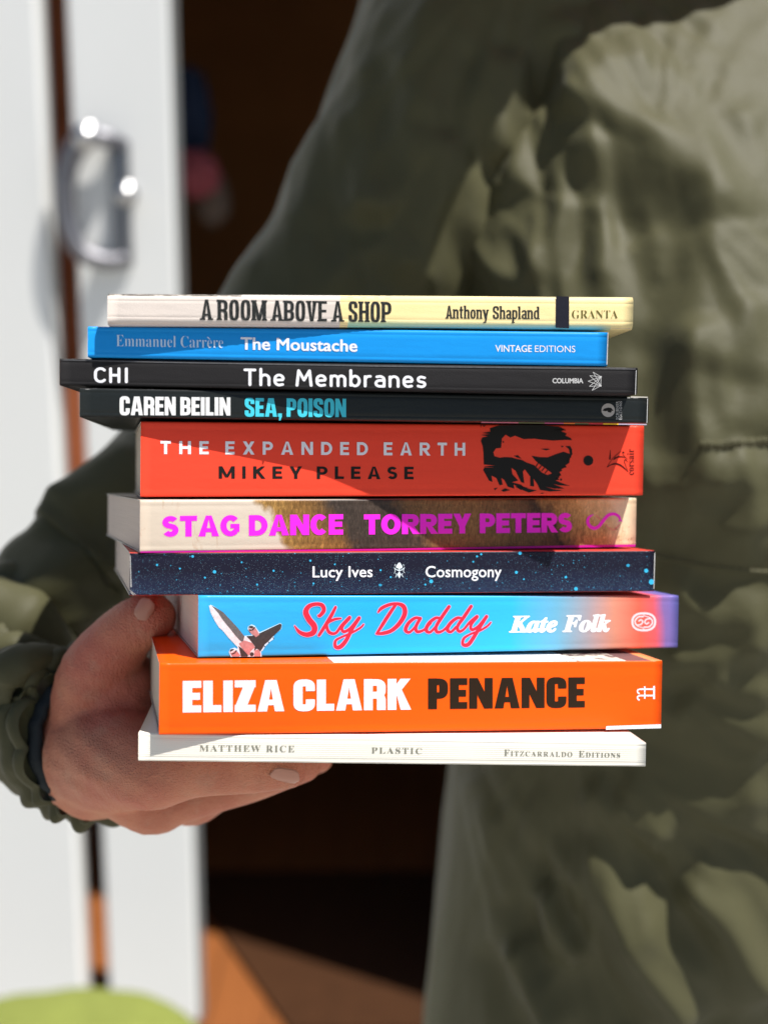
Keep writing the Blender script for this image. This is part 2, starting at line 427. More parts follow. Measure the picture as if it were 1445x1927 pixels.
def page_mat(name, a, b, dens=4200):
    m, nt, bs = node_mat(name); co, xyz = coords(nt)
    f = noise_(nt, co, 1, 2, .6, (14, 14, dens)); f2 = noise_(nt, co, 1, 2, .5, (6, 6, 330))
    c = mixc(nt, f, a, b); c = mixc(nt, math_(nt, 'MULTIPLY', f2, .35), c, [q*.82 for q in a])
    nt.links.new(c, bs.inputs['Base Color']); bs.inputs['Roughness'].default_value = .9; bs.inputs['Specular IOR Level'].default_value = .15
    bump(nt, bs, f, .0002, .8); return m
PAPER_EDGE = plain('paper_edge', (.66, .63, .58), .8)
PG_CREAM = page_mat('cream_pages', (.52, .43, .34), (.68, .58, .47))
PG_WHITE = page_mat('white_pages', (.62, .57, .5), (.78, .73, .66))
PG_PINK = page_mat('pale_pages', (.60, .50, .43), (.74, .64, .56))
W_INK = plain('white_ink', (.78, .78, .83), .45, var=.03)
K_INK = plain('black_ink', (.012, .011, .010), .5)

DEF = {
 'room': (-.00362, .46238, .10704, .20021, .06660, .05507, .07080, .05806),
 'mous': (-.01318, .46291, .05565, .19759, .05497, .04338, .05636, .04331),
 'memb': (-.01259, .46357, .05077, .21996, .04278, .03274, .04295, .03274),
 'sea': (-.00470, .46983, .12998, .22103, .03155, .02079, .03264, .02232),
 'earth': (.00774, .48409, .21919, .20555, .01971, -.00906, .02222, -.00680),
 'stag': (.00854, .48680, .31842, .20988, -.01008, -.02978, -.00812, -.02889),
 'cosmo': (.00969, .48172, .26083, .21634, -.02988, -.04604, -.03003, -.04730),
 'sky': (.02805, .48697, .27772, .20350, -.04626, -.07000, -.04947, -.07174),
 'pen': (.01603, .46889, .22856, .20136, -.07010, -.09686, -.07380, -.10166),
 'plas': (.00640, .45930, .10119, .19444, -.09696, -.10740, -.10268, -.11205)}
def book(key, name, W, label): return Book(key, *DEF[key], W, name, label)

# ---- 1 pale and yellow book on top
b = book('room', 'paperback_book', .130, 'thin paperback with a half off-white, half yellow spine lettered in black, top of the stack')
xs = b.sp(640, 590)[0]
def room_col(nt, co, xyz):
    g = noise_(nt, co, 1400, 6, .7); g2 = noise_(nt, co, 90, 4, .6)
    pale = mixc(nt, g, (.56, .49, .44), (.72, .65, .60)); yel = mixc(nt, g, (.76, .59, .26), (.90, .74, .36))
    yel = mixc(nt, math_(nt, 'MULTIPLY', g2, .35), yel, (.95, .82, .5))
    c = mixc(nt, math_(nt, 'GREATER_THAN', xyz[0], xs), pale, yel)
    low = math_(nt, 'LESS_THAN', xyz[2], .0013); rt = math_(nt, 'GREATER_THAN', xyz[0], b.sp(655, 590)[0]); end = math_(nt, 'LESS_THAN', xyz[0], b.sp(1150, 590)[0])
    fr = N(nt, 'ShaderNodeMapRange'); nt.links.new(xyz[2], fr.inputs[0])
    for i_, v_ in ((1, .0030), (2, .0003), (3, 0), (4, .8)): fr.inputs[i_].default_value = v_
    k = math_(nt, 'MULTIPLY', math_(nt, 'MULTIPLY', rt, end), fr.outputs[0])
    return mixc(nt, k, c, (.18, .62, .52))
def room_top(nt, co, xyz):
    g = noise_(nt, co, 700, 6, .8, (.3, 1, 1))
    d = ramp(nt, g, [(0, (.02, .02, .02)), (.52, (.03, .03, .03)), (.6, (.5, .48, .45)), (1, (.6, .58, .55))])
    c = mixc(nt, math_(nt, 'GREATER_THAN', xyz[0], b.sp(455, 550)[0]), d, (.66, .62, .57))
    return mixc(nt, math_(nt, 'GREATER_THAN', xyz[0], xs), c, (.85, .70, .36))
b.edge = .15; m = stock('off_white_and_yellow_print', room_col, .55, .05, .0001); b.cover([m, stock('patterned_front_print', room_top, .5), m], .0022); b.pages(PG_CREAM)
wood = stock('worn_black_ink', lambda nt, co, xyz: ramp(nt, noise_(nt, co, 900, 6, .75), [(0, (.008, .009, .009)), (.55, (.02, .022, .022)), (.72, (.13, .13, .12)), (1, (.3, .29, .26))]), .6, 0)
G = []; x = 0
for ch in 'A ROOM ABOVE A SHOP':
    if ch == ' ': x += .19; continue
    cw = {'A': .5, 'M': .66, 'O': .46, 'V': .47, 'E': .41, 'S': .43}.get(ch, .47)
    G += [[(p[0]+x, p[1]) for p in poly] for poly in caps(ch, cw, .165, .13, 3.2, .085)]; x += cw+.075
b.text('title_lettering', G, (376.6, 563.5, 602, 736.4, 568.3, 606.7), wood)
# condensed lower-case slab
def slab_word(text):
    w, h, X = .15, .11, .72; o = []; x = 0
    for ch in text:
        P = []
        if ch == ' ': x += .28; continue
        if ch in 'AS': cw = .5; P = caps(ch, cw, .16, .13, 3, .09)
        elif ch in 'nh':
            cw = .43; P = [rect(0, 0, w, 1.02 if ch == 'h' else X), rect(-.04, 0, w+.04, .07), rect(cw-w-.04, 0, cw+.04, .07), rect(-.05, (1.02 if ch == 'h' else X)-.08, w, 1.02 if ch == 'h' else X)]
            P += strip([(w*.5, X-.12)]+arc(cw-w/2-.1, X-.18, .1, .13, 90, 0, 2, 8)+[(cw-w/2, 0)], w, h)
        elif ch == 't': cw = .3; P = [rect(.06, .08, .06+w, .95), rect(-.02, X-.1, cw, X)]+strip([(.06+w/2, .2), (.08+w/2, .07), (cw-.02, .06)], w, h)
        elif ch == 'o': cw = .43; P = strip(arc(cw/2, X/2, cw/2-w/2, X/2-h/2, 0, 360, 2.8, 28)[:-1], w, h, True)
        elif ch == 'y': cw = .46; P = [[(0, X), (w*1.15, X), (cw/2+w/2, 0), (cw/2-w/2, 0)], [(cw-w, X), (cw, X), (cw/2+w*.3, -.3), (cw/2-w*.6, -.3)], rect(-.04, X-.08, w*1.2, X), rect(cw-w*1.1, X-.08, cw+.04, X), rect(.02, -.32, .22, -.22)]
        elif ch == 'l': cw = w+.02; P = [rect(0, 0, w, 1.02), rect(-.05, 0, w+.05, .08), rect(-.05, .94, w, 1.02)]
        elif ch in 'pd':
            cw = .44; xs_ = w/2 if ch == 'p' else cw-w/2
            P = strip(arc(cw/2, X/2, cw/2-w/2, X/2-h/2, 0, 360, 2.8, 28)[:-1], w*.95, h, True)
            P += [rect(xs_-w/2, -.32 if ch == 'p' else 0, xs_+w/2, X if ch == 'p' else 1.02)]
            P += [rect(xs_-w/2-.05, -.32, xs_+w/2+.05, -.24)] if ch == 'p' else [rect(xs_-w/2-.05, .94, xs_+w/2, 1.02), rect(xs_, 0, xs_+w/2+.05, .08)]
        elif ch == 'a':
            cw = .42; P = strip([(.05, X-.16)]+arc(cw/2, X-.17, cw/2-w/2, .17-h/2+.0, 150, 0, 2.4, 10)+[(cw-w/2, 0)], w, h)+strip([(cw-w/2, .42)]+arc(.22, .21, .22-w/2, .21-h/2, 90, 270, 2.4, 10)+[(cw-w/2, .06)], w, h)+[rect(cw-w, 0, cw+.05, .07)]
        o += [[(p[0]+x, p[1]) for p in poly] for poly in P]; x += cw+.085
    return o
b.text('author_lettering', slab_word('Anthony Shapland'), (837.9, 575, 599.5, 1015, 577.5, 600.5), wood)
band = stock('navy_band_print', flat_col((.012, .012, .02), .5, 1500), .5)
b.shapes('spine_band', [[(1045.6, 557.5), (1070.4, 558.2), (1070.2, 618.2), (1044.8, 616.6)]], band)
b.text('publisher_lettering', font('GRANTA', -.012, 1.02, 'serif'), (1075.6, 584, 599, 1161.9, 584.4, 598.8), plain('olive_ink', (.12, .10, .02), .6))
b.shapes('cover_flecks', [rect(x_, 554.3+.3*i_, x_+w_, 556+.3*i_) for i_, (x_, w_) in enumerate(((655, 12), (683, 8), (706, 9), (726, 11)))], K_INK)

# ---- 2 blue
b = B2 = book('mous', 'paperback_book', .129, 'blue thin paperback with white lettering, second from the top under the pale and yellow book')
m = stock('blue_print', flat_col((.008, .27, .72), .04), .42, .2); b.cover([m, m, m], .0011); b.pages(PG_WHITE)
# name in a light old-style serif
lv, lf = font('Emmanuel Carrere', -.013, 1.0, 'serif')
pale = plain('pale_blue_ink', (.55, .70, .84), .5)
b.text('author_lettering', (lv, lf), (219.2, 630.5, 651.2, 420.5, 634, 654.6), pale)
b.shapes('author_accent', [[(389.5, 634.6), (392.5, 634), (396.2, 638.6), (395, 639.2)]], pale)
b.text('title_lettering', embolden(font('The Moustache', 0, 1.02), .024), (453.3, 635, 657.4, 672.5, 640, 661.5), W_INK)
b.text('publisher_lettering', embolden(font('VINTAGE'), .010), (931.5, 649.6, 661.8, 1000, 650, 662.3), W_INK)
b.text('publisher_lettering', font('EDITIONS', -.004), (1006, 650.2, 662.3, 1081.7, 651, 662.9), W_INK)

# ---- 3 black with rounded lettering
b = B3 = book('memb', 'paperback_book', .140, 'matt black paperback with wide-spaced rounded white title, leftmost end of the stack')
m = stock('matt_black_print', flat_col((.017, .016, .017), .35, 2500), .6, .0, .00014)
scuff = stock('scuffed_black_print', lambda nt, co, xyz: ramp(nt, noise_(nt, co, 260, 6, .7, (1, 1, 1)), [(0, (.02, .02, .021)), (.5, (.035, .035, .037)), (.62, (.12, .12, .13)), (.75, (.03, .03, .03)), (1, (.2, .2, .2))]), .5, 0)
b.cover([m, scuff, m], .0007); b.pages(PG_WHITE)
b.text('author_lettering', rounded('CHI', .2, .5, .5), (177.6, 693.5, 718, 241.2, 694, 718.8), W_INK)
b.text('title_lettering', rounded('The Membranes', .18, .36, .48), (458.5, 696, 723.8, 801.8, 701, 728), W_INK)
GREY_INK = plain('silver_ink', (.5, .5, .5), .45)
b.text('publisher_lettering', embolden(font('COLUMBIA', 0, 1.0), .035), (1038.9, 712, 721, 1096.7, 712.3, 721), GREY_INK)
hub = [(758, 200), (755, 317)]; out = [(655, 140), (612, 185), (590, 258), (608, 325), (642, 377)]
ls = []
for i_, o_ in enumerate(out):
    for h_ in hub: ls += strip([o_, h_], 6.5, 6.5)
ls += strip(hub, 7, 7)+[disc(*hub[0], 11), disc(*hub[1], 11)]
b.shapes('crown_emblem', ls, GREY_INK, org=(1020, 680), k=.14533)
b.shapes('worn_edge', [[(118, 676.8), (300, 680.5), (700, 687.2), (1195, 693.6), (1195, 695.6), (700, 690.0), (300, 682.6), (118, 678.2)]], plain('scuffed_edge', (.10, .10, .105), .6, var=.5, vs=600))

# ---- 4 near black, heavy condensed lettering
b = B4 = book('sea', 'paperback_book', .140, 'near-black glossy paperback with white and turquoise heavy lettering, fourth from the top')
m = stock('glossy_black_print', flat_col((.014, .017, .017), .25, 900), .33, .35, .00006)
b.cover([m, scuff, m], .0008); b.pages(PG_WHITE)
HV = dict(w=.215, h=.18, e=3.4, gap=.055, space=.2)
OV = dict(A=.66, B=.56, C=.55, E=.46, L=.44, I=.24, N=.6, O=.56, P=.54, R=.57, S=.53, Z=.52, K=.62)
b.text('author_lettering', set_caps('CAREN BEILIN', .6, over=OV, apex=.3, **HV), (225.8, 746, 781.2, 433.8, 748, 782), plain('white_print', (.78, .78, .78), .45))
b.text('title_lettering', set_caps('SEA, POISON', .6, over=OV, apex=.3, **HV), (460.8, 749, 783.9, 651.2, 750.5, 785), plain('turquoise_ink', (.06, .56, .70), .45, var=.1))
b.shapes('publisher_emblem', [disc(850, 633, 87, 88, 40)], plain('grey_ink', (.42, .39, .37), .5), 1, (1020, 680), .14533)
b.shapes('publisher_emblem', [[(775, 638), (800, 612), (850, 598), (890, 603), (905, 625), (922, 633), (905, 642), (888, 640), (898, 655), (880, 665), (845, 655), (838, 640), (815, 647)]], K_INK, 2, (1020, 680), .14533)
b.text_up('publisher_lettering', font('SCRIBNER', .01, 1.25), 1163.2, 1158.2, 789.7, 755.3, GREY_INK)
b.text_up('publisher_lettering', font('EDITIONS', .01, 1.3), 1169.4, 1164.4, 789.7, 755.3, GREY_INK)
cols = [('pink', (.5, .1, .2)), ('orange', (.75, .2, .04)), ('olive', (.15, .14, .06)), ('crimson', (.6, .05, .06)), ('yellow', (.85, .5, .03)), ('lilac', (.45, .38, .5)), ('rose', (.6, .16, .2))]
bx = [935, 1010, 1055, 1080, 1107, 1133, 1163, 1216]
bx = [905, 975, 1024, 1060, 1081, 1107, 1134, 1163, 1216]
seq = [6, 2, 0, 1, 2, 3, 4, 5]
for i_ in range(8):
    nm, cc = cols[seq[i_]]
    xa, xb_ = bx[i_], bx[i_+1]; ya, yb_ = 793.6+(xa-905)*.0135, 793.6+(xb_-905)*.0135
    b.shapes('edge_stripe', [[(xa, ya), (xb_, yb_), (xb_, yb_+2.2), (xa, ya+2.2)]], plain(nm+'_print', cc, .5))
b.shapes('cream_edge', [[(1186, 745.6), (1218, 746.6), (1218, 748.8), (1186.5, 747.9)]], plain('bare_board', (.45, .43, .38), .7))

# ---- 5 red
b = book('earth', 'paperback_book', .128, 'thick bright red paperback with a black figure print on its spine, middle of the stack')
m = stock('red_print', flat_col((.85, .060, .028), .04), .42, .2); b.cover([m, m, m], .0008); b.pages(PG_CREAM)
GE = dict(w=.225, h=.2, e=2.0)
b.text('title_lettering', set_caps('THE EXPANDED EARTH', .86, gap=.62, space=.62, **GE), (302.4, 829.8, 854.4, 874.9, 833.2, 857.6), W_INK)
b.text('author_lettering', set_caps('MIKEY PLEASE', .82, gap=.5, space=.52, **GE), (412, 877.3, 900.4, 778, 878.5, 902), K_INK)
ko = (880, 780); kk = .2491
blob = [(165, 105), (235, 82), (400, 78), (560, 80), (690, 92), (740, 118), (700, 125), (745, 145), (735, 160), (775, 178), (785, 195), (745, 192), (640, 197), (560, 190), (500, 183), (420, 186), (355, 160), (320, 175), (285, 152), (256, 182), (250, 252), (212, 256), (192, 285), (200, 315), (240, 328),
        (275, 322), (330, 325), (365, 335), (410, 345), (440, 362), (500, 383), (560, 440), (600, 458), (635, 445), (590, 410), (540, 375), (505, 345), (480, 312), (540, 322), (600, 325), (660, 302), (720, 282), (770, 298), (762, 262), (735, 240), (770, 238), (785, 262), (788, 300), (770, 330), (765, 365), (735, 385), (745, 400), (700, 408), (712, 425), (690, 435), (705, 460), (670, 470), (690, 492), (660, 498), (700, 515), (740, 530), (770, 540), (690, 535), (640, 525), (700, 548), (728, 560),
        (650, 560), (585, 545), (640, 565), (715, 575), (620, 582), (545, 570), (520, 520), (495, 485), (500, 545), (470, 540), (470, 470), (430, 415), (415, 430), (425, 520), (400, 510), (360, 425), (328, 402), (335, 450), (380, 500), (330, 512), (400, 530), (430, 555), (380, 548), (345, 530), (350, 560), (300, 545), (275, 495), (252, 480), (262, 530), (238, 535), (215, 480), (178, 462), (185, 510), (160, 500), (135, 455), (115, 420), (125, 400), (205, 402), (120, 393), (208, 385), (120, 378), (118, 290), (112, 240), (98, 200), (108, 175), (150, 165), (100, 155), (165, 148), (110, 140), (170, 130)]
b.shapes('figure_print', [blob], K_INK, 1, ko, kk)
rd = plain('red_ink', (.80, .045, .022), .45)
det = [strip([(510, 398), (535, 360)], 7, 7), strip([(533, 412), (560, 380)], 7, 7), strip([(556, 428), (582, 396)], 7, 7), strip([(580, 446), (606, 415)], 7, 7)]
b.shapes('figure_print', [p for d_ in det for p in d_], K_INK, 2, ko, kk)
b.shapes('figure_print', [[(550, 260), (590, 258), (622, 262), (590, 271)], [(345, 312), (378, 308), (405, 335), (372, 326)], disc(266, 208, 6), disc(712, 242, 9, 5)], K_INK, 1, ko, kk)
sp_ = [disc(772, 322, 7), disc(748, 345, 6), disc(760, 360, 5), disc(682, 470, 9), disc(702, 492, 8), disc(668, 485, 7), disc(690, 455, 7)]
b.shapes('figure_print', [[(92, 82), (105, 80), (98, 98)], [(110, 84), (135, 82), (122, 95)], [(630, 112), (720, 110), (740, 122), (660, 120)], [(250, 575), (280, 558), (320, 572), (270, 584)], [(195, 560), (225, 552), (205, 572)], [(405, 568), (440, 558), (520, 575), (460, 590)], [(545, 594), (575, 592), (560, 600)],
     [(356, 545), (400, 540), (455, 556), (400, 570)], [(735, 400), (742, 385), (725, 404)], [(690, 405), (730, 400), (700, 418)]]+sp_, K_INK, 1, ko, kk)
b.shapes('dot_print', [disc(908, 348, 37, 38, 36)], K_INK, 1, ko, kk)
cj = (1120, 830); ck = .0692
sail = brush([(315, 712, 14), (400, 655, 22), (520, 622, 40), (620, 630, 44), (740, 700, 34), (885, 835, 10)])+brush([(320, 700, 12), (380, 600, 12), (450, 490, 12), (560, 380, 14), (700, 270, 8)])\
    + brush([(480, 515, 16), (560, 455, 34), (650, 425, 34), (740, 430, 22), (800, 455, 8)])+brush([(480, 515, 10), (520, 450, 12), (540, 400, 8)])+brush([(740, 360, 12), (800, 430, 16), (870, 500, 10)])\
    + brush([(885, 830, 8), (830, 700, 12), (785, 560, 14), (800, 505, 22), (840, 530, 16), (875, 575, 6)])+[[(395, 250), (405, 250), (410, 510), (365, 500)], [(722, 290), (750, 282), (800, 330), (745, 320), (740, 365)]]
b.shapes('publisher_emblem', sail, plain('dark_red_ink', (.035, .004, .004), .5), 1, cj, ck)
b.text_up('publisher_lettering', font('corsair', -.005, 1.04, 'serif'), 1192.0, 1179.6, 893.6, 845, plain('maroon_ink', (.10, .008, .006), .5))

# ---- 6 painted cover with magenta lettering
b = book('stag', 'paperback_book', .131, 'paperback with a beige and brown animal-fur picture and magenta lettering on its spine')
X_ = lambda px: b.sp(px, 985)[0]/b.L+.5
Lb = b.L
def fur(nt, co, xyz):
    wav = noise_(nt, co, 60, 3, .6); t = math_(nt, 'ADD', math_(nt, 'DIVIDE', xyz[0], Lb), .5)
    slope = math_(nt, 'MULTIPLY', xyz[2], 3.2)
    tt = math_(nt, 'ADD', t, math_(nt, 'ADD', slope, math_(nt, 'MULTIPLY', math_(nt, 'SUBTRACT', wav, .5), .14)))
    o = .033
    base = ramp(nt, tt, [(0, (.55, .47, .38)), (X_(505)+o, (.56, .48, .40)), (X_(525)+o, (.34, .19, .055)), (X_(600)+o, (.24, .12, .035)), (X_(650)+o, (.055, .04, .032)), (X_(760)+o, (.065, .045, .034)),
                         (X_(790)+o, (.20, .105, .045)), (X_(900)+o, (.24, .12, .045)), (X_(1000)+o, (.15, .075, .035)), (X_(1035)+o, (.05, .03, .02)), (X_(1060)+o, (.33, .17, .06)), (X_(1110)+o, (.55, .32, .12)), (X_(1140)+o, (.66, .47, .24)), (X_(1185)+o, (.74, .60, .40))])
    hair = noise_(nt, co, 1, 5, .7, (900, 900, 260), 1.6)
    h = ramp(nt, hair, [(0, .15), (.42, .6), (.58, 1.0), (.7, 1.5), (1, 2.2)])
    mk = ramp(nt, tt, [(0, 0), (X_(505)+o, 0), (X_(525)+o, 1), (X_(1110)+o, 1), (X_(1160)+o, .25), (1, .2)])
    fc = mixc(nt, mk, base, mixc(nt, 1.0, base, h, 'MULTIPLY'))
    st = ramp(nt, noise_(nt, co, 1, 4, .6, (210, 10, 55), 1.0), [(0, 0), (.60, 0), (.66, .55), (.72, 0), (1, 0)])
    fc = mixc(nt, math_(nt, 'MULTIPLY', st, math_(nt, 'SUBTRACT', 1.0, mk)), fc, (.40, .24, .15))
    sp2 = ramp(nt, noise_(nt, co, 420, 4, .6), [(0, 0), (.57, 0), (.63, 1), (1, 1)])
    rt = ramp(nt, t, [(0, 0), (X_(1110), 0), (X_(1140), .6), (1, .5)])
    lowm = math_(nt, 'LESS_THAN', xyz[2], .009)
    return mixc(nt, math_(nt, 'MULTIPLY', math_(nt, 'MULTIPLY', sp2, rt), lowm), fc, (.25, .12, .05))
m = stock('fur_picture_print', fur, .45, .2); top = stock('pale_picture_print', flat_col((.52, .46, .40), .1), .45, .15)
b.cover([m, top, top], .0009); b.pages(PG_PINK)
MG = plain('magenta_ink', (.86, .022, .66), .4)
BL = dict(w=.33, h=.25, e=2.0, gap=.06)
b.text('title_lettering', set_caps('STAG DANCE', 1.0, space=.42, **BL), (305.8, 971, 1010.5, 645.7, 967.5, 1006), MG)
b.text('author_lettering', set_caps('TORREY PETERS', .98, space=.42, **BL), (684.5, 968, 1006, 1075.5, 965, 1001.5), MG)
b.shapes('publisher_emblem', brush([(165+85, 270, 10), (170, 320, 42), (145, 400, 55), (185, 485, 62), (270, 520, 62), (350, 480, 60), (430, 380, 60), (520, 285, 58), (620, 262, 56), (700, 300, 50), (730, 360, 34), (735, 395, 10)])+[[(680, 405), (740, 360), (785, 400), (730, 392)]], MG, 1, (1090, 940), .1038)
pk = plain('pink_ink', (.75, .16, .2), .5)
ty = []
for i_, (x_, y_) in enumerate(((300, 285), (330, 310), (360, 335), (385, 360))): ty += [rect(x_, y_, x_+10, y_+34), rect(x_, y_, x_+22, y_+8)]
for i_, (x_, y_) in enumerate(((465, 440), (490, 470), (520, 500), (555, 515), (590, 530), (625, 520), (655, 500), (685, 470), (710, 440))): ty += [rect(x_, y_, x_+10, y_+34), rect(x_, y_+(i_ % 3)*12, x_+22, y_+8+(i_ % 3)*12)]
b.shapes('publisher_lettering', ty, pk, 1, (1090, 940), .1038)
b.shapes('magenta_edge', [[(264, 1037.4), (700, 1032.8), (1195, 1024.2), (1194.6, 1028.6), (700, 1036.2), (264.4, 1040)]], plain('deep_magenta_ink', (.5, .01, .3), .4))

# ---- 7 starry navy
b = B7 = book('cosmo', 'paperback_book', .131, 'navy paperback speckled with pale blue stars on its spine, red cover sides')
def stars(nt, co, xyz):
    low = N(nt, 'ShaderNodeMapRange'); nt.links.new(xyz[2], low.inputs[0])
    for i_, v_ in ((1, .010), (2, .0), (3, 0), (4, 1)): low.inputs[i_].default_value = v_
    lf_ = math_(nt, 'LESS_THAN', xyz[0], .02)
    g = noise_(nt, co, 45, 4, .6)
    c = mixc(nt, math_(nt, 'MULTIPLY', low.outputs[0], g), (.009, .009, .022), (.02, .035, .09))
    for sc_, rad, amt, colr in ((2300, .15, .84, (.16, .24, .31)), (1200, .11, .90, (.07, .30, .42)), (420, .085, .93, (.04, .30, .50))):
        v = N(nt, 'ShaderNodeTexVoronoi', Scale=sc_); v.voronoi_dimensions = '2D'
        mp = nt.nodes.new('ShaderNodeCombineXYZ'); nt.links.new(xyz[0], mp.inputs[0]); nt.links.new(xyz[2], mp.inputs[1]); nt.links.new(mp.outputs[0], v.inputs['Vector'])
        dot_ = math_(nt, 'LESS_THAN', v.outputs['Distance'], rad)
        sx = nt.nodes.new('ShaderNodeSeparateColor'); nt.links.new(v.outputs['Color'], sx.inputs[0])
        thr = math_(nt, 'GREATER_THAN', math_(nt, 'ADD', sx.outputs[0], math_(nt, 'MULTIPLY', low.outputs[0], .25)), amt)
        c = mixc(nt, math_(nt, 'MULTIPLY', dot_, thr), c, colr)
    return c
m = stock('starry_print', stars, .42, .15); rc = stock('red_cover_print', flat_col((.62, .06, .04), .08), .4, .25)
b.cover([m, rc, rc], .0008); b.pages(PG_PINK)
b.text('author_lettering', embolden(font('Lucy Ives', 0, 1.02), .014), (588.2, 1066, 1086.3, 701, 1065.5, 1085.6), W_INK)
b.text('title_lettering', embolden(font('Cosmogony', 0, 1.02), .014), (800.4, 1065.5, 1085.9, 943.1, 1065.2, 1085.9), W_INK)
beet = brush([(690, 375, 10), (655, 385, 14), (690, 420, 12)])+[[(700, 300), (722, 258), (738, 290), (755, 258), (790, 320), (825, 370), (815, 420), (740, 440), (655, 410), (650, 360)]]\
    + brush([(600, 410, 12), (680, 470, 22), (740, 475, 26), (800, 470, 22), (880, 405, 12)])+brush([(612, 420, 14), (625, 500, 14), (600, 570, 8)])+brush([(870, 420, 14), (850, 500, 14), (890, 555, 8)])\
    + [[(738, 500), (790, 590), (740, 700), (682, 590)]]+brush([(650, 560, 12), (665, 610, 18), (635, 665, 10)])+brush([(825, 560, 12), (815, 610, 18), (845, 665, 10)])+brush([(635, 310, 14), (610, 370, 12)], cap=False)+brush([(845, 310, 14), (865, 370, 12)], cap=False)+brush([(740, 430, 22), (738, 520, 16)])
b.shapes('beetle_emblem', beet, plain('pale_silver_ink', (.66, .76, .82), .5), 1, (700, 1040), .0692)
big = [(404, 1076, 4), (363, 1047, 3), (296, 1063, 2.6), (515, 1074, 2.6), (584, 1055, 2.6), (811, 1094, 4.6), (978, 1041, 4), (905, 1043, 2.5), (971, 1077, 3.6), (1083, 1108, 4.4), (1181, 1064, 3.6), (1215, 1074, 4.8), (1225, 1095, 6.5), (1064, 1086, 3), (716, 1101, 2.9), (716, 1073, 2.4), (735, 1086, 2.3), (897, 1047, 2.5), (386, 1087, 2.4), (339, 1070, 2.2), (890, 1057, 2.2), (715, 1101, 3), (800, 1100, 2.4), (484, 1100, 2.4), (455, 1058, 2.1), (1180, 1064, 3), (630, 1062, 2), (590, 1098, 2.4), (985, 1090, 2)]
sbi = plain('star_blue_ink', (.04, .42, .72), .45)
for x_, y_, r_ in big: b.shapes('star_print', [disc(x_, y_, r_*.78, n=20)], sbi)
b.shapes('worn_corner', brush([(245, 1110, .8), (250, 1115, .9), (256, 1119, .8)])+brush([(246, 1114, .7), (250, 1118, 1.2), (252, 1120, .7)]), plain('torn_edge', (.5, .48, .45), .8))

# ---- 8 sky blue fading to red and purple
b = book('sky', 'paperback_book', .129, 'sky-blue paperback fading to red and purple at its right end, aeroplane picture on its spine')
L8 = b.L
def skyp(nt, co, xyz):
    w = noise_(nt, co, 25, 2); t = math_(nt, 'ADD', math_(nt, 'DIVIDE', xyz[0], L8), .5)
    X8 = lambda px: b.sp(px, 1180)[0]/L8+.5
    t = math_(nt, 'ADD', t, math_(nt, 'MULTIPLY', math_(nt, 'SUBTRACT', w, .5), .04))
    return ramp(nt, t, [(0, (.035, .36, .72)), (X8(700), (.02, .36, .74)), (X8(960), (.03, .42, .78)), (X8(1050), (.14, .38, .55)), (X8(1110), (.33, .30, .34)), (X8(1160), (.62, .25, .17)), (X8(1205), (.74, .12, .075)), (X8(1232), (.68, .10, .12)), (X8(1250), (.22, .13, .36)), (1, (.13, .13, .42))])
m = stock('sky_gradient_print', skyp, .38, .3); b.cover([m, m, m], .0008); b.pages(PG_WHITE)
R_INK = plain('red_script_ink', (.72, .022, .05), .4); H_INK = plain('pale_outline_ink', (.30, .42, .70), .5)
kx = (540, 1120); kq = .2768
SC = []
SC.append([(212, 136, 12), (222, 140, 24), (250, 105, 30), (240, 70, 30), (200, 60, 26), (150, 75, 32), (128, 115, 40), (150, 165, 42), (185, 210, 42), (180, 252, 40), (135, 268, 34), (85, 250, 26), (52, 208, 8)])
SC.append([(330, 82, 20), (300, 140, 26), (255, 215, 26), (218, 272, 22)])
SC.append([(365, 158, 14), (320, 165, 20), (272, 195, 20), (285, 250, 24), (330, 258, 20), (372, 205, 22), (425, 152, 26)])
SC.append([(425, 155, 24), (375, 215, 22), (385, 248, 22), (430, 225, 22), (490, 155, 26)])
SC.append([(490, 155, 26), (445, 225, 26), (400, 310, 30), (360, 352, 32), (330, 350, 26), (330, 310, 20), (370, 285, 16), (440, 255, 16), (500, 220, 16), (520, 198, 12)])
SC.append([(620, 115, 14), (640, 90, 24), (690, 66, 24), (745, 58, 22), (790, 75, 32), (800, 125, 34), (765, 190, 32), (710, 240, 28), (655, 258, 26), (608, 262, 16)])
SC.append([(740, 62, 22), (700, 120, 26), (655, 190, 26), (612, 258, 20)])
SC.append([(905, 158, 20), (870, 155, 22), (825, 190, 26), (805, 235, 28), (830, 252, 20), (870, 215, 18), (905, 158, 18)])
SC.append([(905, 158, 24), (875, 215, 24), (885, 248, 24), (930, 235, 18), (975, 190, 20)])
SC.append([(1045, 158, 16), (1010, 155, 22), (965, 190, 26), (945, 235, 28), (970, 252, 20), (1010, 215, 20)])
SC.append([(1100, 78, 24), (1050, 150, 26), (1012, 215, 24), (1020, 250, 24), (1060, 240, 18), (1110, 190, 20)])
SC.append([(1190, 158, 16), (1155, 155, 22), (1110, 190, 26), (1088, 230, 28), (1112, 250, 20), (1150, 215, 20)])
SC.append([(1250, 76, 24), (1200, 150, 26), (1158, 212, 24), (1168, 246, 22), (1200, 232, 18), (1240, 185, 20), (1290, 145, 24)])
SC.append([(1290, 148, 24), (1250, 200, 22), (1255, 235, 22), (1300, 210, 20), (1355, 145, 24)])
SC.append([(1355, 145, 24), (1310, 215, 26), (1265, 290, 28), (1230, 335, 30), (1195, 335, 24), (1200, 295, 20), (1245, 265, 16), (1310, 240, 16), (1360, 210, 16), (1383, 185, 12)])
P1 = []; P2 = []
for s_ in SC:
    P1 += brush([(x_, y_, w_*.95) for x_, y_, w_ in s_], n=5); P2 += brush([(x_, y_, w_*.95+9) for x_, y_, w_ in s_], n=5)
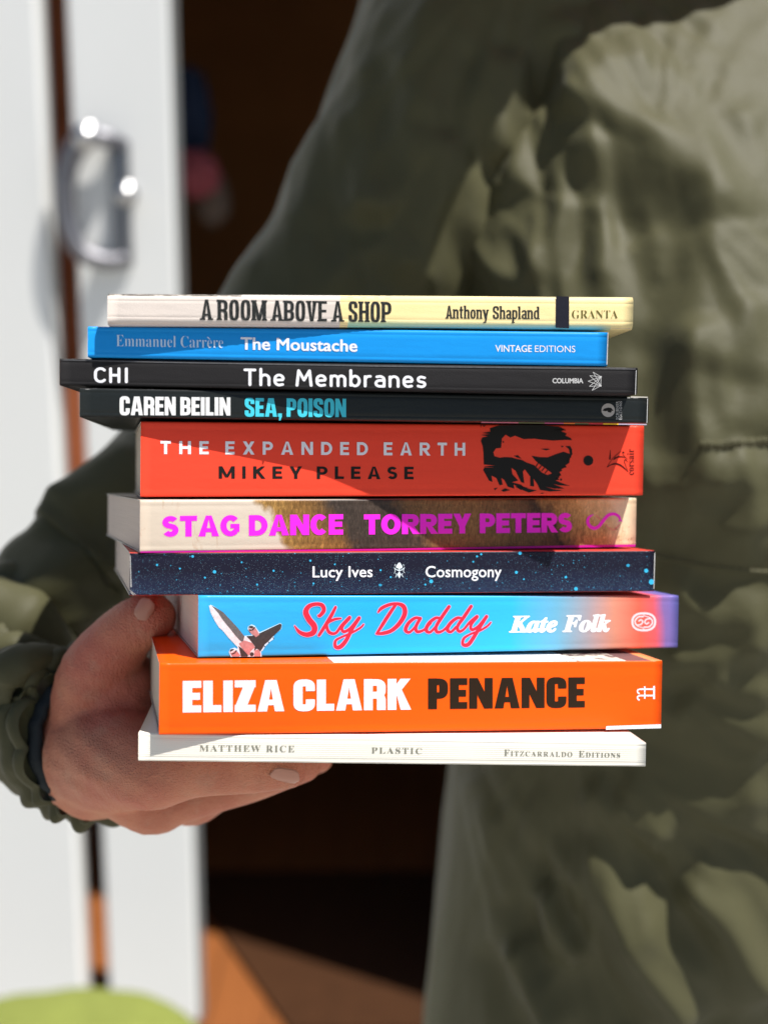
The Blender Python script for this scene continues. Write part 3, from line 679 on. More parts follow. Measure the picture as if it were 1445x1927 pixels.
b.shapes('title_lettering', P2, H_INK, 1, kx, kq, 'pale outline behind the red script'); b.shapes('title_lettering', P1, R_INK, 2, kx, kq)
b.text('author_lettering', embolden(font('Kate Folk', 0, .98, 'serifi'), .030), (957, 1160, 1189.5, 1148.3, 1157.5, 1188), plain('white_print_ink', (.86, .88, .93), .4))
# ring emblem of two mirrored swirls
em = strip(arc(1116, 166, 88, 66, 0, 360, 2.4, 48)[:-1], 17, 17, True)
for sg in (1, -1):
    T_ = lambda p: (1116+sg*(p[0]-1116), 166+sg*(p[1]-166))
    em += brush([T_(p)+(11,) for p in [(1112, 125), (1075, 128), (1048, 160), (1062, 190), (1095, 185), (1108, 165), (1095, 150), (1078, 160)]])
    em += brush([T_(p)+(7,) for p in [(1110, 212), (1070, 200), (1052, 182)]])
em += [rect(1112, 92, 1119, 118), rect(1112, 214, 1119, 240)]
b.shapes('publisher_emblem', em, plain('pale_pink_ink', (.86, .62, .66), .45), 1, (940, 1130), .2422)
ak = (380, 1125); aq = .12457
halo = [[(108, 120), (135, 104), (165, 118), (250, 170), (320, 215), (420, 320), (540, 450), (640, 575), (755, 560), (690, 470), (700, 430), (750, 400), (800, 420), (870, 520), (1180, 380), (1212, 400), (1200, 470), (1085, 570), (1090, 620), (1030, 660), (960, 730), (915, 800), (895, 812), (905, 886), (440, 892), (408, 820), (430, 770), (490, 752), (540, 770), (540, 745), (400, 600), (320, 500), (260, 450), (190, 340), (130, 220)]]
b.shapes('aeroplane_picture', halo, plain('pale_halo_ink', (.50, .72, .86), .5), 1, ak, aq)
def blade(nt, co, xyz):
    return ramp(nt, noise_(nt, co, 700, 6, .7), [(0, (.25, .23, .24)), (.45, (.62, .60, .64)), (1, (.85, .83, .88))])
body = [[(115, 125), (135, 112), (250, 175), (320, 220), (420, 325), (540, 455), (640, 580), (700, 610), (760, 670), (810, 750), (790, 800), (840, 770), (890, 830), (890, 884), (590, 884), (545, 730), (400, 590), (330, 500), (265, 450), (195, 335), (135, 215)]]
b.shapes('aeroplane_picture', body, stock('silver_fuselage_print', blade, .5, 0), 2, ak, aq)
dark = plain('dark_grey_ink', (.045, .040, .040), .5, var=.4, vs=1500)
b.shapes('aeroplane_picture', [[(150, 118), (250, 170), (320, 215), (420, 320), (540, 450), (645, 580), (620, 680), (560, 630), (500, 560), (430, 470), (370, 400), (300, 310), (250, 230)]], plain('shaded_fuselage_ink', (.12, .115, .12), .5, var=.6, vs=1800), 3, ak, aq)
b.shapes('aeroplane_picture', [[(675, 578), (770, 570), (860, 540), (1180, 388), (1208, 405), (1195, 465), (1080, 575), (1000, 660), (950, 700), (930, 740), (885, 808), (830, 765), (790, 800), (800, 730), (740, 650)], [(555, 725), (600, 760), (700, 868), (690, 884), (592, 884)], disc(755, 850, 32, 30), [(1070, 585), (1095, 612), (1080, 620)], [(1000, 655), (1025, 672), (1010, 680)], [(940, 715), (962, 738), (945, 742)]], dark, 4, ak, aq)
pinkm = plain('pinkish_metal_ink', (.45, .20, .20), .5, var=.4, vs=1200)
b.shapes('aeroplane_picture', [[(705, 470), (740, 430), (795, 440), (830, 480), (870, 555), (820, 592), (770, 555), (725, 510)], [(560, 690), (640, 640), (760, 680), (800, 745), (740, 800), (712, 866), (640, 800)], [(800, 790), (860, 780), (888, 840), (888, 882), (790, 882)], [(430, 820), (520, 790), (585, 870), (560, 884), (460, 884)]], pinkm, 5, ak, aq)
b.shapes('aeroplane_picture', [disc(742, 440, 36, 20), strip([(718, 490), (770, 480), (800, 440)], 20, 20)[0], strip([(718, 490), (770, 480), (800, 440)], 20, 20)[1], disc(460, 795, 36, 24), strip([(450, 850), (500, 830), (525, 790)], 18, 18)[0], strip([(450, 850), (500, 830), (525, 790)], 18, 18)[1]], dark, 6, ak, aq)
b.shapes('aeroplane_picture', [[(700+i_, 452), (708+i_, 452), (745+i_, 470), (738+i_, 478)] for i_ in (10,)]+[[(425, 815), (440, 812), (500, 780), (510, 790), (450, 832)]], plain('pale_metal_ink', (.7, .68, .72), .5), 7, ak, aq)

# ---- 9 orange
b = book('pen', 'paperback_book', .129, 'thick vivid orange paperback with big white and black block lettering, second from the bottom')
m = stock('orange_print', flat_col((.92, .095, .0015), .03), .4, .25)
def pen_top(nt, co, xyz):
    c = mixc(nt, math_(nt, 'GREATER_THAN', xyz[0], b.sp(628, 1240)[0]), (.92, .10, .0015), (.80, .76, .76))
    dk = ramp(nt, noise_(nt, co, 130, 4, .6), [(0, (.45, .36, .3)), (.5, (.66, .60, .52)), (.62, (.12, .07, .07)), (1, (.2, .12, .12))])
    c = mixc(nt, math_(nt, 'GREATER_THAN', xyz[0], b.sp(1085, 1240)[0]), c, dk)
    c = mixc(nt, math_(nt, 'GREATER_THAN', xyz[0], b.sp(1178, 1240)[0]), c, (.16, .09, .09))
    return mixc(nt, math_(nt, 'GREATER_THAN', xyz[0], b.sp(1224, 1240)[0]), c, (.85, .30, .12))
b.cover([m, stock('orange_and_white_front_print', pen_top, .4, .25), m], .0008); b.pages(PG_CREAM)
HP = dict(w=.275, h=.22, e=3.4, gap=.06, space=.22)
OP = dict(A=.80, B=.66, C=.65, E=.54, L=.53, I=.3, N=.74, P=.62, R=.68, Z=.62, K=.72)
b.text('author_lettering', set_caps('ELIZA CLARK', .7, over=OP, apex=.34, **HP), (344.3, 1281.5, 1340.7, 773.4, 1277, 1335.3), W_INK)
b.text('title_lettering', set_caps('PENANCE', .7, over=OP, apex=.34, **HP), (805.3, 1276.5, 1334.4, 1099.7, 1274.5, 1331.2), plain('brown_black_ink', (.022, .012, .006), .4))
ff = []
for q in (0, 1):
    o_ = 38*q
    ff += [rect(1296, 142+o_, 1384, 152+o_), rect(1376, 128+o_, 1387, 168+o_), rect(1322, 130+o_, 1331, 166+o_)]+brush([(1300, 147+o_, 9), (1286, 152+o_, 9), (1284, 164+o_, 8), (1292, 172+o_, 11)])
b.shapes('publisher_emblem', ff, W_INK, 1, (790, 1250), .3183)
b.shapes('white_corner_print', [[(1140, 1366.4), (1243, 1362.8), (1243, 1370.2), (1139, 1373.0)]], W_INK)

# ---- 10 white ribbed
b = book('plas', 'paperback_book', .127, 'slim ribbed white paperback with small grey capitals, bottom of the stack on the fingers')
m, nt, bs = node_mat('ribbed_white_board'); co, xyz = coords(nt)
nt.links.new(mixc(nt, noise_(nt, co, 60, 4), (.74, .71, .62), (.82, .79, .71)), bs.inputs['Base Color']); bs.inputs['Roughness'].default_value = .55
wv = math_(nt, 'SINE', math_(nt, 'MULTIPLY', xyz[2], 2*PI/.00078)); 
bump(nt, bs, wv, .00004, .55)
topm = stock('white_board', flat_col((.82, .78, .70), .02), .5, .05)
b.cover([m, topm, topm], .0006); b.pages(PG_WHITE)
gi = plain('grey_small_caps_ink', (.20, .20, .16), .6)
b.text('author_lettering', font('MATTHEW RICE', -.005, 1.22, 'serif'), (376, 1402, 1413.3, 554.3, 1403.2, 1414.8), gi)
b.text('title_lettering', font('PLASTIC', -.005, 1.25, 'serif'), (699.2, 1406.2, 1417, 794, 1408, 1418.6), gi)
q = (948.2, 1410.2, 1421.9, 1166.2, 1414, 1425.7)
f1v, f1f = [], []; xx = 0
for ch in 'FITZCARRALDO EDITIONS':
    if ch == ' ': xx += .55; continue
    v_, f_ = font(ch, -.004, 1, 'serif'); k_ = 1.0 if (xx == 0 or (f1v and ch == 'E')) else .76
    x0_ = min(p[0] for p in v_); w_ = (max(p[0] for p in v_)-x0_)*k_; n_ = len(f1v)
    f1v += [(xx+(p[0]-x0_)*k_, p[1]*k_) for p in v_]; f1f += [tuple(n_+i for i in t) for t in f_]; xx += w_+.13
b.text('publisher_lettering', (f1v, f1f), q, gi)

we = plain('rubbed_edge', (.50, .50, .50), .7, var=.5, vs=700)
for bk_, q_ in ((B2, [(1142.6, 626), (1144.0, 626), (1142.2, 686), (1140.4, 686)]), (B3, [(1195.6, 697), (1197, 697), (1195.4, 743), (1194.2, 743)]), (B4, [(1217.0, 750), (1218.2, 750), (1217.0, 796), (1215.8, 796)]), (B7, [(1230.4, 1040), (1232, 1040), (1230, 1108), (1228.8, 1108)]), (B7, [(245, 1045), (246, 1045), (248, 1105), (246.6, 1105)])):
    bk_.shapes('worn_edge', [q_], we)

# ------------------------------------------------------------------ person
person = empty('person', Matrix.Translation(at(1300, 1400, .80)))
tag(person, 'person in an olive green jacket holding the stack of books on one hand', 'person')
def pmesh(name, V, Fc, mat, smooth=True):
    Mi = person.matrix_world.inverted(); return mesh(name, [Mi @ Vector(v) for v in V], Fc, mat, person, smooth)
def cat(P, n):     # interpolate rows of numbers
    return smooth_path([tuple(p) for p in P], n)

# -- skin
m_skin, nt, bs = node_mat('skin'); co, xyz = coords(nt)
f1 = noise_(nt, co, 45, 4, .6); f2 = noise_(nt, co, 900, 3, .6)
c = ramp(nt, f1, [(0, (.40, .11, .06)), (.42, (.52, .175, .095)), (.58, (.58, .22, .12)), (1, (.56, .18, .11))])
c = mixc(nt, math_(nt, 'MULTIPLY', f2, .25), c, (.36, .13, .09))
c = mixc(nt, ramp(nt, noise_(nt, co, 22, 3, .5), [(0, 0), (.45, 0), (.62, .55), (1, .7)]), c, (.46, .095, .065))
c = mixc(nt, ramp(nt, noise_(nt, co, 70, 4, .6), [(0, 0), (.55, 0), (.7, .35), (1, .4)]), c, (.52, .30, .19))
nt.links.new(c, bs.inputs['Base Color']); bs.inputs['Roughness'].default_value = .5
bs.inputs['Subsurface Weight'].default_value = .12; bs.inputs['Subsurface Radius'].default_value = (.006, .002, .001); bs.inputs['Subsurface Scale'].default_value = 1.0
wr = noise_(nt, co, 1, 4, .6, (420, 420, 130)); ce = N(nt, 'ShaderNodeTexVoronoi', Scale=1300)
nt.links.new(co, ce.inputs['Vector'])
bump(nt, bs, math_(nt, 'ADD', wr, math_(nt, 'MULTIPLY', ce.outputs['Distance'], .5)), .0010, .9)
def capsule_chain(bm, pts, n=4):
    """tapered chain of overlapping spheres joined by cones: pts (px,py,Y,r)"""
    P = [(*at(p[0], p[1], p[2]), p[3]) for p in pts]; P = cat(P, n)
    for i, p in enumerate(P):
        r = bmesh.ops.create_icosphere(bm, subdivisions=2, radius=p[3]); bmesh.ops.translate(bm, verts=r['verts'], vec=Vector(p[:3]))
        if i:
            a, q = Vector(P[i-1][:3]), Vector(p[:3]); d = q-a
            if d.length < 1e-5: continue
            r = bmesh.ops.create_cone(bm, cap_ends=True, segments=20, radius1=P[i-1][3], radius2=p[3], depth=d.length)
            M = Matrix.Translation((a+q)/2) @ d.to_track_quat('Z', 'Y').to_matrix().to_4x4(); bmesh.ops.transform(bm, matrix=M, verts=r['verts'])
bm = bmesh.new()
HAND = [
 [(985, -300, .84, .052), (990, -60, .90, .06), (830, 330, .84, .050), (500, 800, .78, .042), (160, 1180, .74, .040), (20, 1300, .69, .040), (60, 1350, .63, .036), (130, 1388, .565, .030), (195, 1395, .530, .028)],      # shoulder, upper arm, elbow, forearm and wrist
 [(168, 1398, .54, .0275), (205, 1345, .530, .0255), (222, 1300, .526, .021)],                                # ball of the thumb
 [(178, 1340, .528, .0205), (186, 1270, .523, .0180), (226, 1205, .516, .0137), (262, 1172, .512, .0119), (288, 1161, .510, .0106)],   # thumb
 [(182, 1420, .525, .026), (225, 1428, .505, .0235), (272, 1450, .487, .0172), (300, 1460, .481, .0140), (360, 1452, .476, .0110), (430, 1448, .473, .0104), (490, 1448, .473, .0096), (545, 1452, .474, .0072)],  # index
 [(182, 1435, .530, .0265), (218, 1446, .518, .0220), (284, 1511, .514, .0145), (330, 1508, .514, .0110), (400, 1490, .515, .0098), (470, 1472, .516, .0092), (530, 1452, .508, .0084), (575, 1441, .509, .0072)],   # middle
 [(160, 1420, .54, .024), (240, 1440, .535, .020), (335, 1488, .532, .0130), (362, 1504, .532, .0125), (400, 1488, .532, .0108), (450, 1464, .533, .0094), (540, 1438, .534, .0086), (600, 1427, .535, .0071)],    # ring
 [(160, 1400, .555, .020), (240, 1425, .556, .018), (330, 1455, .557, .012), (420, 1440, .560, .009), (500, 1410, .563, .0075)],      # little
 [(232, 1325, .530, .0125), (236, 1380, .530, .0150), (255, 1430, .515, .014)]]     # web of the palm
for ch_ in HAND: capsule_chain(bm, ch_)
def wchain(bm, rows):
    for i, p in enumerate(cat(rows, 5)):
        r = bmesh.ops.create_icosphere(bm, subdivisions=3, radius=p[3]); bmesh.ops.translate(bm, verts=r['verts'], vec=Vector(p[:3]))
sh = at(985, -300, .84)
wchain(bm, [(sh.x, sh.y, sh.z, .052), (.17, .83, sh.z+.02, .06), (.226, .82, .30, .062), (.18, .77, .36, .056), (.135, .71, .43, .058)])      # shoulder to neck
wchain(bm, [(.135, .72, .47, .082), (.13, .68, .475, .084), (.125, .64, .445, .070), (.123, .615, .405, .045), (.123, .60, .375, .026)])       # skull, face and chin, bent over the books
wchain(bm, [(.125, .575, .435, .012), (.125, .560, .415, .011)])                                                                              # nose
for q in (-1, 1): wchain(bm, [(.135+q*.085, .69, .455, .014), (.135+q*.090, .70, .425, .010)])                                                 # ears
me = bpy.data.meshes.new('hand_raw'); bm.to_mesh(me); bm.free()
ho = bpy.data.objects.new('hand_raw', me); C.objects.link(ho)
md = ho.modifiers.new('r', 'REMESH'); md.mode = 'VOXEL'; md.voxel_size = .0013
md = ho.modifiers.new('s', 'SMOOTH'); md.factor = .5; md.iterations = 4
dg = bpy.context.evaluated_depsgraph_get(); hm = bpy.data.meshes.new_from_object(ho.evaluated_get(dg)); bpy.data.objects.remove(ho)
Mi = person.matrix_world.inverted(); hm.transform(Mi); hm.materials.clear(); hm.materials.append(m_skin)
# knuckle creases
cr = [(Mi @ at(a[0], a[1], a[2]), a[3], a[4]) for a in [(395, 1446, .450, .0035, 1), (412, 1446, .450, .0035, 1), (428, 1446, .45, .0035, 1), (475, 1448, .451, .003, .6), (238, 1195, .495, .004, .6), (250, 1185, .495, .004, .6)]]
pt = np.empty(len(hm.vertices)*3); hm.vertices.foreach_get('co', pt); pt = pt.reshape(-1, 3)
nr = np.empty(len(hm.vertices)*3); hm.vertices.foreach_get('normal', nr); nr = nr.reshape(-1, 3)
d_ = np.zeros(len(pt))
for c_, r_, a_ in cr:
    dx = np.abs(pt[:, 0]-c_.x+(pt[:, 2]-c_.z)*.15); near = np.linalg.norm(pt-np.array(c_), axis=1)
    d_ -= a_*.0007*np.exp(-(dx/.0010)**2)*np.exp(-(near/.013)**2)
# tendons and veins on the back
pxy = pt-np.array(Mi @ at(170, 1380, .48))
d_ += .0005*np.sin(pxy[:, 2]*520+pxy[:, 0]*200)*np.exp(-(np.linalg.norm(pxy, axis=1)/.035)**2)
pt += nr*d_[:, None]; hm.vertices.foreach_set('co', pt.ravel()); hm.polygons.foreach_set('use_smooth', [True]*len(hm.polygons)); hm.update()
hand = bpy.data.objects.new('body', hm); C.objects.link(hand); hand.parent = person
# -- finger nails: curved shells on the skin
bm = bmesh.new(); bmesh.ops.create_uvsphere(bm, u_segments=64, v_segments=24, radius=1)
for v in bm.verts:
    a_ = math.atan2(v.co.y, v.co.x); rr_ = math.hypot(v.co.x, v.co.y)
    v.co = Vector((.052+v.co.x*.176, .632+v.co.y*.172, .505+v.co.z*.006+.012*math.sin(a_*3)*rr_))
n_ = len(bm.verts); r_ = bmesh.ops.create_uvsphere(bm, u_segments=48, v_segments=24, radius=1)
for v in r_['verts']: v.co = Vector((.125+v.co.x*.098, .69+v.co.y*.110, .53+v.co.z*.075))
Vh = [v.co.copy() for v in bm.verts]; Fh = [tuple(v.index for v in f.verts) for f in bm.faces]; bm.free()
pmesh('shade_hat', Vh, Fh, plain('straw', (.40, .30, .16), .8, var=.2, vs=200))  # unseen hat, added so that its brim shades the arm and elbow
bm = bmesh.new(); bmesh.ops.create_icosphere(bm, subdivisions=5, radius=1)
for v in bm.verts:
    n_ = 1+.05*noise.noise(v.co*6)+.03*noise.noise(Vector((v.co.x*22, v.co.y*6, v.co.z*22))); v.co = Vector((.135+v.co.x*.096*n_, .715+v.co.y*.105*n_, .490+v.co.z*.085*n_))
Vh = [v.co.copy() for v in bm.verts]; Fh = [tuple(v.index for v in f.verts) for f in bm.faces]; bm.free()
pmesh('hair', Vh, Fh, plain('brown_hair', (.05, .028, .016), .5, var=.4, vs=300))
m_nail = plain('fingernail', (.42, .19, .13), .32, coat=.2)
def nail(cen, dirn, upn, L, Wd, R, name='fingernail'):
    d = dirn.normalized(); u = (upn-d*upn.dot(d)).normalized(); s_ = d.cross(u)
    V = []; Fc = []; n1, n2 = 10, 10
    for i in range(n1+1):
        t = i/n1*2-1; w = math.sqrt(max(0, 1-abs(t)**3.2))
        for j in range(n2+1):
            a = (j/n2*2-1)*w*Wd/2
            ang = a/R; V.append(cen+d*(t*L/2)+s_*(R*math.sin(ang))+u*(R*math.cos(ang)-R-.0006*t*t))
    nv = len(V); V += [v-u*.0006 for v in V]
    for i in range(n1):
        for j in range(n2):
            a = i*(n2+1)+j; Fc.append((a, a+1, a+n2+2, a+n2+1)); Fc.append((nv+a, nv+a+n2+1, nv+a+n2+2, nv+a+1))
    Mi2 = (person.matrix_world).inverted()
    o = mesh(name, [Mi2 @ v for v in V], Fc, m_nail, hand, True); return o
tipA, tipB = at(500, 1452, .464), at(566, 1464, .4665)
nail(at(536, 1466, .4645), tipB-tipA, Vector((.05, -.85, -.45)), .0125, .0088, .0060)
nail(at(270, 1147, .4995), at(282, 1130, .5)-at(262, 1165, .5), Vector((-.1, -1, .25)), .0105, .0080, .0060)

# -- jacket
m_jk, nt, bs = node_mat('olive_cotton'); co, xyz = coords(nt)
f1 = noise_(nt, co, 9, 4, .6); f2 = noise_(nt, co, 1300, 3, .7)
c = mixc(nt, f1, (.050, .049, .021), (.066, .065, .030)); c = mixc(nt, math_(nt, 'MULTIPLY', f2, .4), c, (.095, .088, .05))
nt.links.new(c, bs.inputs['Base Color']); bs.inputs['Roughness'].default_value = .55; bs.inputs['Specular IOR Level'].default_value = .2
bs.inputs['Sheen Weight'].default_value = .06; bs.inputs['Sheen Roughness'].default_value = .4
wv1 = math_(nt, 'SINE', math_(nt, 'MULTIPLY', math_(nt, 'ADD', xyz[0], xyz[2]), 9000)); 
crk = noise_(nt, co, 70, 6, .6, None, .6)
bump(nt, bs, math_(nt, 'ADD', math_(nt, 'MULTIPLY', crk, .28), math_(nt, 'MULTIPLY', f2, .10)), .0025, .7)
# every fold is a ridge line: (points in photo px, height in m, width on the sunny side, width on the shaded side in px)
FOLD = [
 ([(1210, 1560), (1290, 1600), (1400, 1650)], 0.005, 18, 16),
 ([(1290, 1520), (1370, 1545), (1450, 1560)], 0.005, 16, 18),
 ([(1180, 1640), (1230, 1720), (1330, 1830)], 0.005, 18, 16),
 ([(1230, 1600), (1320, 1700), (1400, 1850)], 0.006, 20, 22),
 ([(920, 1480), (950, 1650), (1000, 1900)], 0.004, 22, 22),
 ([(1000, 1480), (1060, 1600), (1100, 1650)], 0.004, 20, 20),
 ([(1340, 1320), (1400, 1340), (1450, 1350)], 0.005, 14, 16),
 ([(1360, 1110), (1400, 1120), (1450, 1130)], 0.004, 14, 14),
 ([(1180, 60), (1260, 140), (1330, 180)], 0.004, 34, 30),
 ([(1300, 20), (1360, 120), (1440, 180)], 0.004, 34, 30),
 ([(1100, 100), (1150, 60), (1200, 0)], 0.004, 24, 26),
 ([(640, 150), (610, 300), (560, 470)], 0.006, 22, 26),
 ([(680, 60), (650, 260), (640, 400)], 0.006, 24, 24),
 
 ([(1340, 600), (1350, 720), (1365, 820)], 0.005, 18, 18),
 
 
 
 ([(1385, 845), (1395, 880), (1420, 920)], 0.005, 12, 14),
 
 ([(780, 100), (770, 250), (800, 330)], 0.006, 20, 24),
 ([(880, 150), (870, 280), (890, 400)], 0.006, 16, 20),
 ([(960, 420), (1000, 470), (1030, 540)], 0.005, 20, 24),
 ([(1120, 380), (1140, 450), (1130, 540)], 0.005, 28, 28),
 ([(1200, 380), (1230, 450), (1240, 540)], 0.005, 24, 24),
 ([(930, 100), (918, 200), (932, 318)], .016, 34, 26), ([(1000, 60), (968, 160), (1000, 270), (955, 400)], .010, 30, 26),
 ([(1035, 30), (1060, 110), (1090, 190), (1070, 260)], .024, 150, 40), ([(1060, 340), (1150, 300), (1240, 330), (1320, 372), (1335, 470)], .026, 110, 60),
 ([(1090, 195), (1160, 172), (1225, 155)], .012, 70, 50), ([(1225, 155), (1330, 215), (1430, 270)], .006, 60, 40), ([(1100, 205), (1180, 260), (1270, 290)], .005, 30, 30),
 ([(1325, 440), (1335, 560), (1310, 720)], .014, 120, 60), ([(860, 370), (900, 470), (985, 535), (1060, 430), (1085, 380)], .009, 30, 26),
 ([(835, 250), (815, 400), (785, 560)], .016, 30, 70), ([(745, -20), (700, 150), (690, 330), (725, 430)], .010, 60, 30), ([(600, 200), (560, 340), (505, 520)], .007, 40, 40),
 ([(640, 420), (700, 395), (745, 415)], .014, 40, 30), ([(610, 560), (700, 470), (770, 520)], .010, 40, 30), ([(820, -20), (790, 120), (815, 260)], .010, 50, 40),
 ([(1290, 600), (1312, 800), (1335, 930)], .016, 60, 45), ([(1200, 925), (1270, 915), (1345, 985), (1445, 1012)], .014, 40, 60),
 ([(1340, 890), (1400, 930), (1432, 1000)], .014, 60, 50), ([(1400, 560), (1420, 700), (1395, 830)], .010, 60, 40),
 ([(1240, 1060), (1312, 1137), (1375, 1142), (1450, 1165)], .013, 30, 45), ([(1240, 1238), (1310, 1232), (1380, 1222), (1450, 1198)], .016, 45, 36),
 ([(1320, 1255), (1380, 1280), (1450, 1288)], .014, 30, 40), ([(1275, 1295), (1330, 1342), (1400, 1372), (1450, 1405)], .016, 50, 55),
 ([(1105, 1462), (1180, 1522), (1262, 1562)], .016, 30, 50), ([(1165, 1458), (1280, 1492), (1450, 1500)], .014, 60, 70),
 ([(1112, 1545), (1150, 1660), (1200, 1760), (1262, 1860), (1290, 1930)], .034, 60, 60), ([(1272, 1632), (1350, 1692), (1400, 1785), (1450, 1865)], .026, 46, 60),
 ([(1190, 1700), (1280, 1790), (1450, 1890)], .008, 50, 70), ([(1035, 1650), (1060, 1722), (1105, 1800)], .026, 16, 34), ([(982, 1750), (1018, 1850), (1060, 1930)], .028, 20, 36), 
 ([(885, 1440), (905, 1600), (960, 1810)], .008, 50, 40), ([(950, 1500), (1010, 1650), (1080, 1850)], .008, 60, 50),
 # sleeve near the elbow and the cuff
 ([(280, 850), (220, 900), (130, 970), (90, 1040)], .026, 40, 130), ([(260, 925), (180, 950), (130, 990)], .008, 30, 40), ([(290, 1020), (200, 1045), (110, 1070), (0, 1135), (-60, 1180)], .030, 30, 150),
 ([(200, 1110), (110, 1150), (10, 1180)], .009, 40, 40), ([(150, 1200), (60, 1250), (-20, 1290)], .008, 40, 40), ([(60, 1300), (40, 1400), (90, 1490)], .006, 40, 40), ([(20, 1240), (0, 1350), (40, 1460)], .006, 40, 40), ([(380, 520), (440, 505), (500, 520)], .008, 30, 30)]
def proj(P):
    c, s = math.cos(TH), math.sin(TH)
    d = P[:, 1]*c-P[:, 2]*s; u = P[:, 1]*s+P[:, 2]*c
    return PW/2+F*P[:, 0]/d, PH/2-F*u/d
def fold_height(P):
    x, y = proj(P); H = np.zeros(len(P))
    for pts, A, wl, ws in FOLD:
        pp = smooth_path(pts, 8); best = np.full(len(P), 1e9); sg = np.zeros(len(P)); tt = np.zeros(len(P))
        for i in range(len(pp)-1):
            ax, ay = pp[i]; bx_, by_ = pp[i+1]; dx, dy = bx_-ax, by_-ay; l2 = dx*dx+dy*dy
            t = np.clip(((x-ax)*dx+(y-ay)*dy)/l2, 0, 1); qx, qy = x-(ax+t*dx), y-(ay+t*dy); d = np.hypot(qx, qy)
            nx, ny = -dy, dx
            if nx*.42-ny*1.0 < 0: nx, ny = -nx, -ny
            s = np.sign(qx*nx+qy*ny); m = d < best; best[m] = d[m]; sg[m] = s[m]; tt[m] = (i+t[m])/(len(pp)-1)
        end = np.clip(np.minimum(tt, 1-tt)/.18, 0, 1); end = end*end*(3-2*end)*.85+.15
        up = np.exp(-(best/wl)**1.6); dn = np.exp(-(best/ws)**1.3)
        A *= .62; ws = ws*1.1; wl = wl*1.1; H += A*end*np.where(sg >= 0, up, dn)
        # hollow under the ledge
        H -= A*.45*end*np.where(sg < 0, np.exp(-((best-ws*1.6)/(ws*.9))**2), 0)
    return H
FAN = [((1240, 300), (1330, 120), 260, 3.0, .0030), ((1080, 1330), (1320, 1720), 430, 8.0, .0095), ((985, -160), (1010, 250), 460, 8.0, .0075), ((1190, 1215), (1400, 1250), 240, 5.0, .0060), ((1290, 380), (1400, 700), 240, 4.0, .0060),
       ((860, 1330), (960, 1750), 330, 7.0, .0055), ((560, -120), (620, 330), 420, 11.0, .0070), ((330, 880), (90, 1080), 260, 3.2, .0095)]
def fan(P):
    """folds that pull outwards from a point: (origin, middle of the patch, radius, folds per radian, height), in photo px"""
    x, y = proj(P); H = np.zeros(len(P))
    for k, ((ox, oy), (mx, my), R_, fr, A) in enumerate(FAN):
        w = np.exp(-(((x-mx)**2+(y-my)**2)/R_**2)**1.5); idx = np.where(w > .02)[0]
        an = np.arctan2(y-oy, x-ox); lr = np.log(np.hypot(x-ox, y-oy)+40)
        for i in idx:
            wv_ = noise.noise(Vector((x[i]/260, y[i]/260, k*7.1)))
            a = noise.noise(Vector((an[i]*fr+wv_*1.1, lr[i]*.55, k*3.3)))
            b_ = noise.noise(Vector((an[i]*fr*2.3+wv_*2, lr[i]*.8, k*3.3+20)))
            H[i] += A*.62*w[i]*((1-abs(a)*1.6)*1.0+(1-abs(b_)*1.7)*.22)
    return H
def wrinkle(P, amp):
    out = np.empty(len(P))
    for i, p in enumerate(P):
        v = Vector(p)
        w = Vector((noise.noise(v*6), noise.noise(v*6+Vector((5, 5, 5))), noise.noise(v*6+Vector((9, 1, 4)))))*.05
        a = noise.noise(Vector((v.x+v.z*.35, v.y, v.z*.45))*13+w*8)
        c_ = noise.noise(Vector((v.x-v.z*.3, v.y, v.z*.6))*21+w*14)
        out[i] = amp*((1-abs(a))**4*.6+(1-abs(c_))**6*.22+noise.noise(v*9+w*8)*.7)
    return out
def cloth_grid(name, base_fn, NU, NV, amp, closed_u=True):
    P = np.array([base_fn(i/NU, j/NV) for j in range(NV+1) for i in range(NU)]).reshape(NV+1, NU, 3)
    du = np.roll(P, -1, 1)-np.roll(P, 1, 1); dv = np.gradient(P, axis=0); n = np.cross(du, dv); n /= np.linalg.norm(n, axis=2, keepdims=True)+1e-12
    Pf, nf = P.reshape(-1, 3), n.reshape(-1, 3)
    cen = P.mean(axis=1, keepdims=True); sgn = np.sign(((P-cen)*n).sum(axis=2).mean()); nf = nf*sgn
    view = -Pf/np.linalg.norm(Pf, axis=1, keepdims=True); facing = np.clip((nf*view).sum(axis=1)*1.6, 0, 1)
    h = ((fold_height(Pf)+fan(Pf))*facing).reshape(NV+1, NU)
    for _ in range(3):
        h = (np.roll(h, 1, 1)+2*h+np.roll(h, -1, 1))/4; e_ = np.vstack([h[:1], h, h[-1:]]); h = (e_[:-2]+2*e_[1:-1]+e_[2:])/4
    h = h.ravel()+wrinkle(Pf, amp)
    Q = Pf+nf*h[:, None]
    Fc = [(j*NU+i, j*NU+(i+1) % NU, (j+1)*NU+(i+1) % NU, (j+1)*NU+i) for j in range(NV) for i in range(NU)]
    if sgn < 0: Fc = [f[::-1] for f in Fc]
    Q = [tuple(q) for q in Q]
    for j0, rev in ((0, 0), (NV, 1)):
        Q.append(tuple(np.array(Q[j0*NU:(j0+1)*NU]).mean(axis=0))); ci = len(Q)-1
        Fc += [((j0*NU+i, ci, j0*NU+(i+1) % NU)) for i in range(NU)]
    o = pmesh(name, Q, Fc, m_jk)
    return o
